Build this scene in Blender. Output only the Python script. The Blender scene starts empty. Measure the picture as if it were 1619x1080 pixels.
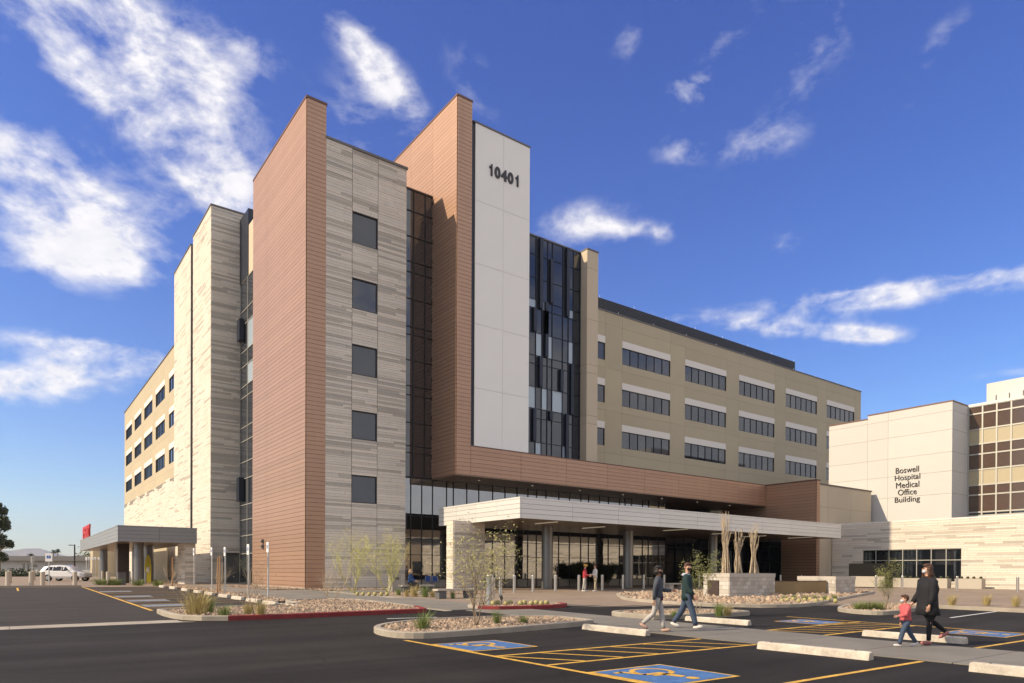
import bpy, bmesh, math, random
from mathutils import Vector, Matrix
random.seed(7)
rnd = random.random
uni = random.uniform
S = bpy.context.scene
COL = S.collection

# ------------------------------------------------------------------ camera
F_PX, CX, CY, YAW, PITCH, ROLL, EYE = 1091.343, 840.248, 910.911, 0.647298, -0.00642289, 0.00519646, 1.55
_fw = Vector((math.sin(YAW)*math.cos(PITCH), math.cos(YAW)*math.cos(PITCH), math.sin(PITCH)))
_r0 = Vector((math.cos(YAW), -math.sin(YAW), 0)); _u0 = _r0.cross(_fw)
_r = _r0*math.cos(ROLL) + _u0*math.sin(ROLL); _u = -_r0*math.sin(ROLL) + _u0*math.cos(ROLL)
cam = bpy.data.cameras.new('camera'); camo = bpy.data.objects.new('camera', cam); COL.objects.link(camo)
camo.matrix_world = Matrix(((_r.x, _u.x, -_fw.x, 0), (_r.y, _u.y, -_fw.y, 0), (_r.z, _u.z, -_fw.z, EYE), (0, 0, 0, 1)))
cam.sensor_width = 36; cam.sensor_fit = 'HORIZONTAL'
cam.lens = F_PX/1619*36
cam.shift_x = -(CX-809.5)/1619; cam.shift_y = (CY-540)/1619
cam.clip_start = 0.1; cam.clip_end = 20000
S.camera = camo

# ------------------------------------------------------------------ light
SUN = Vector((-1, 0.284, 0.68)).normalized()          # towards the sun
SUN_EL = math.asin(SUN.z); SUN_AZ = math.atan2(SUN.x, SUN.y)
sl = bpy.data.lights.new('sun', 'SUN'); sl.energy = 2.55; sl.angle = math.radians(0.5); sl.color = (1.0, 0.82, 0.58)
slo = bpy.data.objects.new('sun', sl); COL.objects.link(slo)
slo.rotation_euler = (-SUN).to_track_quat('-Z', 'Y').to_euler(); slo.location = (-60, 20, 60)
S.view_settings.view_transform = 'Standard'; S.view_settings.look = 'None'
S.view_settings.exposure = 1.2; S.view_settings.gamma = 1; S.view_settings.use_curve_mapping = False
SKY_STRENGTH = 0.15

def ray(px, py): return _fw + (px-CX)/F_PX*_r - (py-CY)/F_PX*_u
C0 = Vector((0, 0, EYE)); DV = Vector((_fw.x, _fw.y, 0)).normalized()
def zg(x, y): return min(max((x*DV.x+y*DV.y-16)*.01, 0), .3)
def G(px, py, off=0):                                  # point of the ground seen at a place in the picture
    z = off; d = ray(px, py)
    for _ in range(40):
        q = C0 + d*((z-EYE)/d.z); z = off+zg(q.x, q.y)
    return q
def AX(px, py, x): d = ray(px, py); return C0 + d*(x/d.x)
def AY(px, py, y): d = ray(px, py); return C0 + d*(y/d.y)
def AD(px, py, dep): d = ray(px, py); return C0 + d*(dep/(d.x*DV.x+d.y*DV.y))

# world: physical sky with procedural clouds
W = bpy.data.worlds.new('World'); S.world = W; W.use_nodes = True
def build_world():
    nt = W.node_tree; nt.nodes.clear(); N = nt.nodes.new; L = nt.links.new
    out = N('ShaderNodeOutputWorld'); bg = N('ShaderNodeBackground'); bg.inputs[1].default_value = SKY_STRENGTH
    sky = N('ShaderNodeTexSky'); sky.sky_type = 'NISHITA'; sky.sun_disc = False
    sky.sun_elevation = SUN_EL; sky.sun_rotation = SUN_AZ; sky.altitude = 300
    sky.air_density = 1.15; sky.dust_density = 0.35; sky.ozone_density = 3.0
    hsv = N('ShaderNodeHueSaturation'); hsv.inputs['Saturation'].default_value = 1.22; hsv.inputs['Value'].default_value = 1.0
    L(sky.outputs[0], hsv.inputs['Color'])
    # the deep polarised blue of the photograph: one tone curve for the whole sky
    pre = N('ShaderNodeVectorMath'); pre.operation = 'MULTIPLY'; L(hsv.outputs[0], pre.inputs[0]); pre.inputs[1].default_value = (.84, .70, .84)
    sp = N('ShaderNodeSeparateColor'); cb = N('ShaderNodeCombineColor'); L(pre.outputs[0], sp.inputs[0])
    for i_, (ex, sc) in enumerate(((1.06, .40), (1.22, .42), (.98, .60))):
        pw = N('ShaderNodeMath'); pw.operation = 'POWER'; L(sp.outputs[i_], pw.inputs[0]); pw.inputs[1].default_value = ex
        ml = N('ShaderNodeMath'); ml.operation = 'MULTIPLY'; L(pw.outputs[0], ml.inputs[0]); ml.inputs[1].default_value = sc; L(ml.outputs[0], cb.inputs[i_])
    geo = N('ShaderNodeTexCoord')
    D = geo.outputs['Generated']
    def math_(op, a, b=None, c=None):
        n = N('ShaderNodeMath'); n.operation = op
        for i, v in enumerate((a, b, c)):
            if v is None: continue
            if isinstance(v, (int, float)): n.inputs[i].default_value = v
            else: L(v, n.inputs[i])
        return n.outputs[0]
    def dot(v):
        n = N('ShaderNodeVectorMath'); n.operation = 'DOT_PRODUCT'; L(D, n.inputs[0]); n.inputs[1].default_value = v
        return n.outputs['Value']
    blobs = [(150, 60, 140, 75, 35, 1.15), (260, 165, 190, 85, 45, 1.25), (330, 270, 70, 50, 50, .8), (330, 90, 90, 50, 30, .6), (120, 330, 160, 60, 20, 1.0), (60, 270, 120, 60, 30, .85), (60, 410, 130, 45, 12, .75),
             (180, 420, 80, 30, 12, .6), (60, 600, 210, 36, -4, 1.25), (90, 545, 90, 20, 10, .8), (200, 560, 90, 24, 8, .7), (620, 140, 95, 34, 52, .9), (570, 70, 60, 25, 45, .7), (560, 200, 60, 80, 0, .55),
             (925, 355, 80, 32, -8, 1.0), (1000, 365, 50, 14, 0, .6), (1095, 135, 50, 32, -12, .85), (1175, 228, 95, 30, -8, .6), (1058, 235, 40, 22, 0, .55), (1300, 60, 130, 50, -62, .55),
             (1255, 380, 80, 20, -8, .72), (1240, 518, 170, 20, 4, 1.15), (1370, 530, 60, 12, 4, .8), (1480, 452, 230, 22, -7, 1.15), (1330, 480, 90, 16, -3, .8), (1050, 370, 25, 18, 0, .6), (1175, 45, 90, 40, -40, .5), (1480, 90, 80, 34, -60, .52), (985, 70, 50, 30, -40, .55), (400, 75, 60, 25, 30, .5), (1590, 590, 60, 10, -6, .5), (750, 130, 80, 40, 60, .48)]
    tot = None
    for (px, py, w, h, ang, st) in blobs:
        c = ray(px, py).normalized()
        e = ray(px+8*math.cos(math.radians(ang)), py+8*math.sin(math.radians(ang))).normalized() - c
        ea = (e - c*e.dot(c)).normalized(); eb = c.cross(ea)
        k = 1/math.sqrt(1 + ((px-CX)/F_PX)**2 + ((py-CY)/F_PX)**2)
        sa, sb = w/F_PX*k, h/F_PX*k
        a = dot(ea/sa); b = dot(eb/sb)
        r2 = math_('ADD', math_('MULTIPLY', a, a), math_('MULTIPLY', b, b))
        g = math_('MULTIPLY', math_('EXPONENT', math_('MULTIPLY', r2, -1.0)), st)
        g = math_('MULTIPLY', g, math_('GREATER_THAN', dot(c), 0.0))
        tot = g if tot is None else math_('ADD', tot, g)
    tot = math_('MINIMUM', tot, 1.05)
    # behind the camera: unseen cloud cover, thickened as neutral fill for shaded fronts
    mp = N('ShaderNodeMapping'); L(D, mp.inputs[0]); mp.inputs['Scale'].default_value = (1, 1, 2.6)
    lo = N('ShaderNodeTexNoise'); L(mp.outputs[0], lo.inputs['Vector']); lo.inputs['Scale'].default_value = 1.6; lo.inputs['Detail'].default_value = 2
    back = math_('MULTIPLY', math_('MAXIMUM', math_('SUBTRACT', lo.outputs[0], .30), 0), 8.0)
    back = math_('MULTIPLY', back, math_('LESS_THAN', dot(DV), 0.35))
    tot = math_('MAXIMUM', tot, back)
    n1 = N('ShaderNodeTexNoise'); mp2 = N('ShaderNodeMapping'); L(D, mp2.inputs[0]); mp2.inputs['Scale'].default_value = (1.0, 1.0, 1.7)
    mp2.inputs['Rotation'].default_value = (0, 0.35, 0)
    L(mp2.outputs[0], n1.inputs['Vector']); n1.inputs['Scale'].default_value = 9; n1.inputs['Detail'].default_value = 10; n1.inputs['Roughness'].default_value = .62; n1.inputs['Distortion'].default_value = .35
    n2 = N('ShaderNodeTexNoise'); L(mp2.outputs[0], n2.inputs['Vector']); n2.inputs['Scale'].default_value = 30; n2.inputs['Detail'].default_value = 9; n2.inputs['Roughness'].default_value = .6; n2.inputs['Distortion'].default_value = .15
    nn = math_('ADD', math_('MULTIPLY', math_('SUBTRACT', n1.outputs[0], .5), 3.8), math_('MULTIPLY', math_('SUBTRACT', n2.outputs[0], .5), 1.5))
    dens = math_('SUBTRACT', math_('ADD', math_('MULTIPLY', tot, 1.05), math_('MULTIPLY', nn, math_('MINIMUM', math_('ADD', math_('MULTIPLY', tot, 2.5), .0), 1.0))), .35)
    dens = math_('MULTIPLY', math_('MAXIMUM', dens, 0), .95)
    dens = math_('MINIMUM', dens, 1)
    dens = math_('POWER', dens, 1.25)
    dens = math_('MULTIPLY', math_('MULTIPLY', dens, .92), math_('MINIMUM', math_('ADD', math_('MULTIPLY', tot, .95), .02), 1))
    mix = N('ShaderNodeMix'); mix.data_type = 'RGBA'
    L(dens, mix.inputs[0]); L(cb.outputs[0], mix.inputs[6])
    cc = N('ShaderNodeMix'); cc.data_type = 'RGBA'; L(n2.outputs[0], cc.inputs[0])
    cc.inputs[6].default_value = (2.1, 2.15, 2.45, 1); cc.inputs[7].default_value = (3.9, 3.7, 3.5, 1)
    L(cc.outputs[2], mix.inputs[7])
    L(mix.outputs[2], bg.inputs[0]); L(bg.outputs[0], out.inputs[0])
build_world()

# ------------------------------------------------------------------ materials
def mat(name, col, rough=.8, metal=0.0, spec=.5, ior=None, noise=None, bump=None, attr=False, emit=None, grain=None, coat=0):
    """noise=(scale, amount[, stretch]) varies the colour; bump=(scale, strength)"""
    m = bpy.data.materials.new(name); m.use_nodes = True; nt = m.node_tree; N = nt.nodes.new; L = nt.links.new
    b = nt.nodes['Principled BSDF']; b.inputs['Roughness'].default_value = rough; b.inputs['Metallic'].default_value = metal
    b.inputs['Specular IOR Level'].default_value = spec
    if ior: b.inputs['IOR'].default_value = ior
    if coat: b.inputs['Coat Weight'].default_value = coat
    c4 = (*col, 1); b.inputs['Base Color'].default_value = c4
    src = None
    tc = N('ShaderNodeTexCoord')
    if noise or attr or grain:
        rgb = N('ShaderNodeRGB'); rgb.outputs[0].default_value = c4; src = rgb.outputs[0]
        if attr:
            at = N('ShaderNodeAttribute'); at.attribute_name = 'tone'
            mx = N('ShaderNodeMix'); mx.data_type = 'RGBA'; mx.blend_type = 'MULTIPLY'; mx.inputs[0].default_value = 1
            L(src, mx.inputs[6]); L(at.outputs['Color'], mx.inputs[7]); src = mx.outputs[2]
        for nz in (noise, grain):
            if not nz: continue
            mp = N('ShaderNodeMapping'); L(tc.outputs['Object'], mp.inputs[0])
            if len(nz) > 2: mp.inputs['Scale'].default_value = nz[2]
            n = N('ShaderNodeTexNoise'); L(mp.outputs[0], n.inputs['Vector']); n.inputs['Scale'].default_value = nz[0]; n.inputs['Detail'].default_value = 6; n.inputs['Roughness'].default_value = .6
            mr = N('ShaderNodeMapRange'); L(n.outputs[0], mr.inputs[0]); mr.inputs[1].default_value = .3; mr.inputs[2].default_value = .7
            mr.inputs[3].default_value = 1-nz[1]; mr.inputs[4].default_value = 1+nz[1]
            mx = N('ShaderNodeVectorMath'); mx.operation = 'SCALE'; L(src, mx.inputs[0]); L(mr.outputs[0], mx.inputs['Scale']); src = mx.outputs[0]
        L(src, b.inputs['Base Color'])
    if bump:
        n = N('ShaderNodeTexNoise'); L(tc.outputs['Object'], n.inputs['Vector']); n.inputs['Scale'].default_value = bump[0]; n.inputs['Detail'].default_value = 4
        bp = N('ShaderNodeBump'); bp.inputs['Strength'].default_value = bump[1]; bp.inputs['Distance'].default_value = .01 if len(bump) < 3 else bump[2]
        L(n.outputs[0], bp.inputs['Height']); L(bp.outputs[0], b.inputs['Normal'])
    if emit:
        b.inputs['Emission Color'].default_value = (*emit[0], 1); b.inputs['Emission Strength'].default_value = emit[1]
    m.diffuse_color = c4
    return m
M = {}
M['ground'] = mat('dry_earth', (.20, .165, .125), .95, noise=(.15, .2), grain=(6, .15))
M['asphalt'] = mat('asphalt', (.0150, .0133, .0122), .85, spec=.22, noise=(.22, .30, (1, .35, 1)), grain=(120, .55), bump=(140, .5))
def wear(m, sx, sy, amt, crack):
    nt = m.node_tree; N = nt.nodes.new; L = nt.links.new; b = nt.nodes['Principled BSDF']; src = b.inputs['Base Color'].links[0].from_socket
    tc = N('ShaderNodeTexCoord'); mp = N('ShaderNodeMapping'); L(tc.outputs['Object'], mp.inputs[0]); mp.inputs['Scale'].default_value = (sx, sy, 1)
    n = N('ShaderNodeTexNoise'); L(mp.outputs[0], n.inputs['Vector']); n.inputs['Scale'].default_value = 1; n.inputs['Detail'].default_value = 5; n.inputs['Roughness'].default_value = .65
    mr = N('ShaderNodeMapRange'); L(n.outputs[0], mr.inputs[0]); mr.inputs[1].default_value = .42; mr.inputs[2].default_value = .64; mr.inputs[3].default_value = 1; mr.inputs[4].default_value = 1+amt
    sc = N('ShaderNodeVectorMath'); sc.operation = 'SCALE'; L(src, sc.inputs[0]); L(mr.outputs[0], sc.inputs['Scale'])
    v = N('ShaderNodeTexVoronoi'); v.feature = 'DISTANCE_TO_EDGE'; v.inputs['Scale'].default_value = .16
    dn = N('ShaderNodeTexNoise'); L(tc.outputs['Object'], dn.inputs['Vector']); dn.inputs['Scale'].default_value = 1.3; dn.inputs['Detail'].default_value = 5
    av = N('ShaderNodeVectorMath'); av.operation = 'ADD'; L(tc.outputs['Object'], av.inputs[0]); L(dn.outputs['Color'], av.inputs[1]); L(av.outputs[0], v.inputs['Vector'])
    cr = N('ShaderNodeMapRange'); L(v.outputs[0], cr.inputs[0]); cr.inputs[1].default_value = 0; cr.inputs[2].default_value = .004; cr.inputs[3].default_value = crack; cr.inputs[4].default_value = 1
    s2 = N('ShaderNodeVectorMath'); s2.operation = 'SCALE'; L(sc.outputs[0], s2.inputs[0]); L(cr.outputs[0], s2.inputs['Scale'])
    sp = N('ShaderNodeTexNoise'); L(tc.outputs['Object'], sp.inputs['Vector']); sp.inputs['Scale'].default_value = 1.7; sp.inputs['Detail'].default_value = 2
    sr = N('ShaderNodeMapRange'); L(sp.outputs[0], sr.inputs[0]); sr.inputs[1].default_value = .66; sr.inputs[2].default_value = .74; sr.inputs[3].default_value = 1; sr.inputs[4].default_value = .6
    s3 = N('ShaderNodeVectorMath'); s3.operation = 'SCALE'; L(s2.outputs[0], s3.inputs[0]); L(sr.outputs[0], s3.inputs['Scale']); L(s3.outputs[0], b.inputs['Base Color'])
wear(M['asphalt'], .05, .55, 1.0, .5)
M['asphalt_old'] = mat('older_asphalt', (.029, .0245, .0215), .85, spec=.3, noise=(.35, .22), grain=(60, .30), bump=(140, .5))
wear(M['asphalt_old'], .08, .8, .5, .6)
M['concrete'] = mat('concrete', (.33, .31, .28), .85, noise=(.5, .12), grain=(30, .08), bump=(60, .2))
M['walk'] = mat('sidewalk_concrete', (.18, .165, .14), .8, noise=(.7, .14), grain=(40, .08), bump=(60, .2))
M['curb'] = mat('kerb_concrete', (.33,.29,.235), .85, noise=(1.2, .18), grain=(40, .12), bump=(50, .3))
M['stop'] = mat('wheel_stop_concrete', (.47, .42, .35), .85, noise=(3.2, .30), grain=(40, .15), bump=(40, .4))
M['plaza'] = mat('tan_plaza_concrete', (.25, .19, .14), .8, noise=(.4, .13), grain=(25, .12), bump=(60, .2))
M['red'] = mat('red_kerb_paint', (.22, .022, .022), .6, noise=(3, .2), grain=(50, .15))
M['yellow'] = mat('yellow_road_paint', (.62, .36, .05), .65, noise=(6, .3), grain=(60, .4))
M['blue'] = mat('blue_road_paint', (.055, .14, .33), .7, noise=(4, .3), grain=(60, .35))
M['glareblue'] = mat('glare_pale_blue_paint', (.17, .19, .22), .6, noise=(3, .35), grain=(90, .2))  # blue pads made paler: low-sun glare put into the paint colour
M['whitepaint'] = mat('white_road_paint', (.62, .62, .60), .6, noise=(3, .15), grain=(90, .2))
M['rock'] = mat('gravel', (.32, .26, .20), .9, attr=True, grain=(30, .2))
M['soil'] = mat('gravel_bed', (.21, .165, .13), .95, noise=(8, .25), grain=(50, .4), bump=(60, 1.0))
M['stone'] = mat('banded_stone', (.655, .60, .525), .85, spec=.3, attr=True, grain=(14, .10), noise=(.35, .06), bump=(30, .3))
M['joint'] = mat('stone_joint', (.22, .20, .175), .9)
M['copper'] = mat('copper_brown_panel', (.45, .28, .19), .48, metal=.6, spec=.5, attr=False, noise=(.25, .07), grain=(3, .03, (1, 1, .2)))
M['copper_dark'] = mat('panel_joint', (.05, .032, .026), .8)
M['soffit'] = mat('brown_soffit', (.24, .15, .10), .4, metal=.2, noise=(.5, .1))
M['white_panel'] = mat('off_white_stucco', (.84, .82, .78), .85, noise=(.3, .03), grain=(20, .03), bump=(80, .15))
M['beige'] = mat('beige_stucco', (.46, .395, .275), .88, noise=(.18, .05), grain=(20, .05), bump=(80, .25))
M['beige_fin'] = mat('light_beige_stucco', (.54, .455, .34), .88, noise=(.18, .05), grain=(20, .05), bump=(80, .2))
M['lintel'] = mat('pale_lintel', (.74, .70, .64), .85, grain=(20, .03))
M['office'] = mat('white_precast', (.56, .545, .52), .85, noise=(.2, .03), grain=(15, .03), bump=(60, .2))
M['canopy'] = mat('silver_metal_panel', (.66, .65, .62), .45, metal=.2, noise=(.3, .05))
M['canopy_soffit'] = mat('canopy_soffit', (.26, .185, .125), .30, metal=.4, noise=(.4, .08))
M['column'] = mat('grey_metal_column', (.22, .22, .225), .28, metal=.6)
M['frame'] = mat('dark_bronze_frame', (.035, .033, .035), .45, metal=.4)
M['frame_light'] = mat('silver_frame', (.42, .41, .37), .5, metal=.4)
M['glass'] = mat('dark_reflective_glass', (.008, .010, .014), .025, ior=2.0, bump=(.35, .08, .05))
M['glass_lobby'] = mat('lobby_glass', (.012, .010, .008), .02, ior=3.3, bump=(.35, .10, .05))
M['canopy_er'] = mat('grey_metal_panel', (.27, .285, .30), .5, metal=.3, noise=(.3, .05))
M['glass_b'] = mat('grey_glass_with_blind', (.05, .052, .055), .06, ior=1.8, bump=(.5, .06, .05)); M['glass_c'] = mat('deep_grey_glass', (.018, .022, .03), .03, ior=1.9, bump=(.4, .06, .05))
M['glass_up'] = mat('blue_grey_glass', (.028, .034, .045), .04, ior=1.75, bump=(.35, .05, .05))
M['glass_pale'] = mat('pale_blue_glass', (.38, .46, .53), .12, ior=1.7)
M['glass_bronze'] = mat('bronze_glass', (.085, .052, .035), .12, ior=1.8, noise=(.6, .2))
M['blind'] = mat('cream_blind', (.40, .345, .23), .5, grain=(8, .05))
M['interior'] = mat('dark_interior', (.02, .018, .016), .9)
M['fin'] = mat('dark_blue_fin', (.018, .024, .042), .4, metal=.3)
M['cap'] = mat('grey_coping', (.14, .13, .125), .5, metal=.5)
M['cap_brown'] = mat('brown_coping', (.15, .085, .065), .5, metal=.4)
M['louver'] = mat('charcoal_louvre', (.06, .062, .07), .5, metal=.4)
M['steel'] = mat('stainless_steel', (.62, .61, .59), .28, metal=.9)
M['boll_tan'] = mat('painted_bollard', (.46, .41, .34), .6)
M['post'] = mat('galvanised_post', (.52, .52, .50), .45, metal=.4)
M['signwhite'] = mat('white_sign_face', (.78, .78, .76), .5)
M['signback'] = mat('sign_back', (.35, .33, .29), .5, metal=.5)
M['signblue'] = mat('blue_sign', (.03, .10, .36), .5)
M['cmu'] = mat('split_face_block', (.42, .385, .34), .9, attr=True, grain=(25, .15), bump=(30, .6))
M['bronze'] = mat('bronze_panel', (.26, .19, .10), .5, metal=.4, noise=(.7, .15))
M['bench'] = mat('cast_concrete_bench', (.42, .38, .32), .8, grain=(30, .08))
M['darkbox'] = mat('dark_grey_box', (.10, .10, .10), .6)
M['signred'] = mat('red_letter', (.55, .02, .02), .45)
M['letter'] = mat('dark_letter', (.02, .018, .022), .4)
M['bark'] = mat('grey_bark', (.24, .185, .13), .9, noise=(8, .2))
M['bark_g'] = mat('green_bark', (.45, .43, .16), .8, noise=(8, .2))
M['drybark'] = mat('dry_stems', (.42, .34, .24), .9, noise=(12, .25))
M['leaf_y'] = mat('yellow_green_leaf', (.50, .47, .12), .7, noise=(5, .3))
M['leaf'] = mat('olive_leaf', (.16, .165, .045), .6, noise=(5, .35))
M['leaf_s'] = mat('pale_olive_leaf', (.30, .28, .10), .6, noise=(5, .35))
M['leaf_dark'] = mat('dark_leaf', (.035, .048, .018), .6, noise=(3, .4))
M['grass_y'] = mat('dry_grass', (.42, .34, .14), .8, noise=(9, .3))
M['grass_g'] = mat('green_grass', (.16, .21, .05), .7, noise=(9, .3))
M['cactus'] = mat('golden_cactus', (.33, .29, .12), .8, noise=(20, .4))
M['stake'] = mat('wood_stake', (.42, .22, .09), .8)
M['hill'] = mat('far_rock', (.16, .135, .12), .95, noise=(.002, .2))
M['skin'] = mat('skin', (.52, .30, .21), .55)
M['skin_dark'] = mat('tan_skin', (.40, .22, .15), .55)
def cloth(n, c): return mat(n, c, .85, noise=(9, .15), bump=(25, .6, .02))
M['denim_jacket'] = cloth('grey_denim', (.06, .07, .09)); M['plum'] = cloth('plum_top', (.07, .012, .04)); M['greytrouser'] = cloth('pale_grey_trousers', (.42, .40, .38))
M['greencoat'] = cloth('dark_teal_coat', (.009, .030, .032)); M['jeans'] = cloth('blue_jeans', (.045, .07, .12)); M['blackcloth'] = cloth('black_cloth', (.009, .009, .013))
M['pinkhood'] = cloth('coral_hoodie', (.52, .10, .11)); M['redjacket'] = cloth('red_jacket', (.38, .03, .045)); M['whitecloth'] = cloth('white_cloth', (.62, .60, .56))
M['khaki'] = cloth('khaki_cloth', (.40, .33, .23)); M['navytop'] = cloth('navy_top', (.015, .05, .15)); M['hood'] = cloth('pale_blue_hood', (.42, .45, .52))
M['hair_dark'] = mat('dark_hair', (.012, .009, .008), .6, bump=(60, .8)); M['hair_brown'] = mat('brown_hair', (.07, .03, .015), .6, bump=(60, .8)); M['hair_blond'] = mat('blond_hair', (.42, .28, .14), .6, bump=(60, .8))
M['shoe_white'] = mat('white_shoe', (.62, .60, .58), .6); M['shoe_tan'] = mat('tan_shoe', (.42, .27, .21), .6); M['shoe_pink'] = mat('pink_shoe', (.35, .13, .12), .6)
M['mask_white'] = mat('white_mask', (.50, .52, .55), .8); M['mask_black'] = mat('black_mask', (.008, .008, .01), .8); M['yellowcap'] = cloth('yellow_cap', (.62, .38, .05))
M['carwhite'] = mat('white_car_paint', (.70, .70, .70), .25, coat=.8); M['carglass'] = mat('car_glass', (.01, .01, .012), .03, ior=1.6); M['tyre'] = mat('tyre', (.012, .012, .012), .8); M['rim'] = mat('rim', (.4, .4, .4), .3, metal=.8)
M['taillight'] = mat('tail_light', (.4, .01, .01), .3); M['farwhite'] = mat('far_white_wall', (.50, .49, .47), .9, noise=(.1, .08)); M['farroof'] = mat('far_grey_roof', (.16, .16, .165), .9)
M['tanwall'] = mat('tan_wall', (.78, .62, .42), .9, noise=(.1, .06)); M['lamp'] = mat('lit_lamp', (.45, .40, .32), .5, emit=((1, .85, .6), .12)); M['eye'] = mat('eye', (.02, .015, .01), .3)
M['bannery'] = mat('yellow_banner', (.68, .56, .04), .6); M['orange'] = mat('orange_reflector', (.5, .12, .03), .6)

def vary(m, amt):
    nt = m.node_tree; N = nt.nodes.new; L = nt.links.new; b = nt.nodes['Principled BSDF']; oi = N('ShaderNodeObjectInfo'); mr = N('ShaderNodeMapRange'); L(oi.outputs['Random'], mr.inputs[0]); mr.inputs[3].default_value = 1-amt; mr.inputs[4].default_value = 1+amt
    sc = N('ShaderNodeVectorMath'); sc.operation = 'SCALE'; L(b.inputs['Base Color'].links[0].from_socket, sc.inputs[0]); L(mr.outputs[0], sc.inputs['Scale']); L(sc.outputs[0], b.inputs['Base Color'])
for n_, a_ in (('copper', .05), ('walk', .08), ('plaza', .07), ('canopy', .05), ('beige', .035), ('beige_fin', .04), ('office', .02), ('stop', .08)): vary(M[n_], a_)

# ------------------------------------------------------------------ mesh helpers
class MB:
    def __init__(s): s.v = []; s.f = []; s.t = []; s.tone = None; s.sm = False
    def face(s, pts, tone=None):
        n = len(s.v); s.v += [tuple(p) for p in pts]; s.f.append(tuple(range(n, n+len(pts)))); s.t.append(tone)
    def box(s, x0, x1, y0, y1, z0, z1, tone=None, skip=''):
        n = len(s.v)
        s.v += [(x0, y0, z0), (x1, y0, z0), (x1, y1, z0), (x0, y1, z0), (x0, y0, z1), (x1, y0, z1), (x1, y1, z1), (x0, y1, z1)]
        for k, q in (('b', (0, 3, 2, 1)), ('t', (4, 5, 6, 7)), ('s', (0, 1, 5, 4)), ('e', (1, 2, 6, 5)), ('n', (2, 3, 7, 6)), ('w', (3, 0, 4, 7))):
            if k in skip: continue
            s.f.append(tuple(n+i for i in q)); s.t.append(tone)
    def tube(s, a, b, r0, r1, n=4, cap=False, tone=None):
        a = Vector(a); b = Vector(b); d = (b-a)
        if d.length < 1e-6: return
        d.normalize(); q = d.orthogonal().normalized(); w = d.cross(q); k = len(s.v)
        for (p, r) in ((a, r0), (b, r1)):
            for i in range(n):
                an = 2*math.pi*i/n; s.v.append(tuple(p + q*(r*math.cos(an)) + w*(r*math.sin(an))))
        for i in range(n): j = (i+1) % n; s.f.append((k+i, k+j, k+n+j, k+n+i)); s.t.append(tone)
        if cap:
            s.f.append(tuple(k+n-1-i for i in range(n))); s.t.append(tone); s.f.append(tuple(k+n+i for i in range(n))); s.t.append(tone)
    def lathe(s, prof, n=16, c=(0, 0, 0), tone=None):
        k = len(s.v)
        for (r, z) in prof:
            for i in range(n): an = 2*math.pi*i/n; s.v.append((c[0]+r*math.cos(an), c[1]+r*math.sin(an), c[2]+z))
        for j in range(len(prof)-1):
            for i in range(n):
                i2 = (i+1) % n; s.f.append((k+j*n+i, k+j*n+i2, k+(j+1)*n+i2, k+(j+1)*n+i)); s.t.append(tone)
        s.f.append(tuple(k+(len(prof)-1)*n+i for i in range(n))); s.t.append(tone)
    def ell(s, c, r, nu=10, nv=7, rot=None, tone=None):
        k = len(s.v); c = Vector(c)
        for j in range(nv+1):
            ph = math.pi*j/nv
            for i in range(nu):
                th = 2*math.pi*i/nu; p = Vector((r[0]*math.sin(ph)*math.cos(th), r[1]*math.sin(ph)*math.sin(th), r[2]*math.cos(ph)))
                if rot: p = rot @ p
                s.v.append(tuple(c+p))
        for j in range(nv):
            for i in range(nu):
                i2 = (i+1) % nu; s.f.append((k+j*nu+i, k+(j+1)*nu+i, k+(j+1)*nu+i2, k+j*nu+i2)); s.t.append(tone)
    def prism(s, poly, z0, z1, tone=None):
        n = len(poly); k = len(s.v); ar = sum(poly[i][0]*poly[(i+1) % n][1]-poly[(i+1) % n][0]*poly[i][1] for i in range(n))
        if ar < 0: poly = poly[::-1]
        s.v += [(p[0], p[1], z0) for p in poly]+[(p[0], p[1], z1) for p in poly]
        s.f.append(tuple(k+n+i for i in range(n))); s.t.append(tone)
        s.f.append(tuple(k+n-1-i for i in range(n))); s.t.append(tone)
        for i in range(n): j = (i+1) % n; s.f.append((k+i, k+j, k+n+j, k+n+i)); s.t.append(tone)
    def mesh(s, name, material, smooth=False):
        me = bpy.data.meshes.new(name); me.from_pydata(s.v, [], s.f)
        if material: me.materials.append(M[material] if isinstance(material, str) else material)
        if any(t is not None for t in s.t):
            at = me.color_attributes.new('tone', 'FLOAT_COLOR', 'CORNER'); data = []
            for f, t in zip(s.f, s.t):
                t = t or (1, 1, 1)
                for _ in f: data += [t[0], t[1], t[2], 1]
            at.data.foreach_set('color', data)
        if smooth: me.polygons.foreach_set('use_smooth', [True]*len(me.polygons))
        me.update(); return me
    def obj(s, name, material, parent=None, smooth=False, loc=None, **kw):
        return link(name, s.mesh(name, material, smooth), parent, loc, **kw)
def link(name, me, parent=None, loc=None, label=None, cat=None, group=None, kind=None, rz=None):
    o = bpy.data.objects.new(name, me); COL.objects.link(o)
    if parent: o.parent = parent
    if loc is not None: o.location = loc
    if rz is not None: o.rotation_euler[2] = rz
    if label: o['label'] = label
    if cat: o['category'] = cat
    if group: o['group'] = group
    if kind: o['kind'] = kind
    return o
def thing(name, label, cat, loc=(0, 0, 0), rz=0, group=None): return link(name, None, None, loc, label, cat, group, None, rz)
def copy_tree(o, parent=None, **kw):
    c = o.copy(); COL.objects.link(c); c.parent = parent
    for k, v in kw.items(): c[k] = v
    for ch in list(o.children): copy_tree(ch, c)
    return c
_cache = {}
def piece(name, material, parent, x0, x1, y0, y1, z0, z1, **kw):        # one box-shaped piece, mesh shared by size
    key = (name, material, round(x1-x0, 3), round(y1-y0, 3), round(z1-z0, 3))
    if key not in _cache:
        b = MB(); b.box(0, x1-x0, 0, y1-y0, 0, z1-z0); _cache[key] = b.mesh(name, material)
    return link(name, _cache[key], parent, (x0, y0, z0), **kw)
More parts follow.
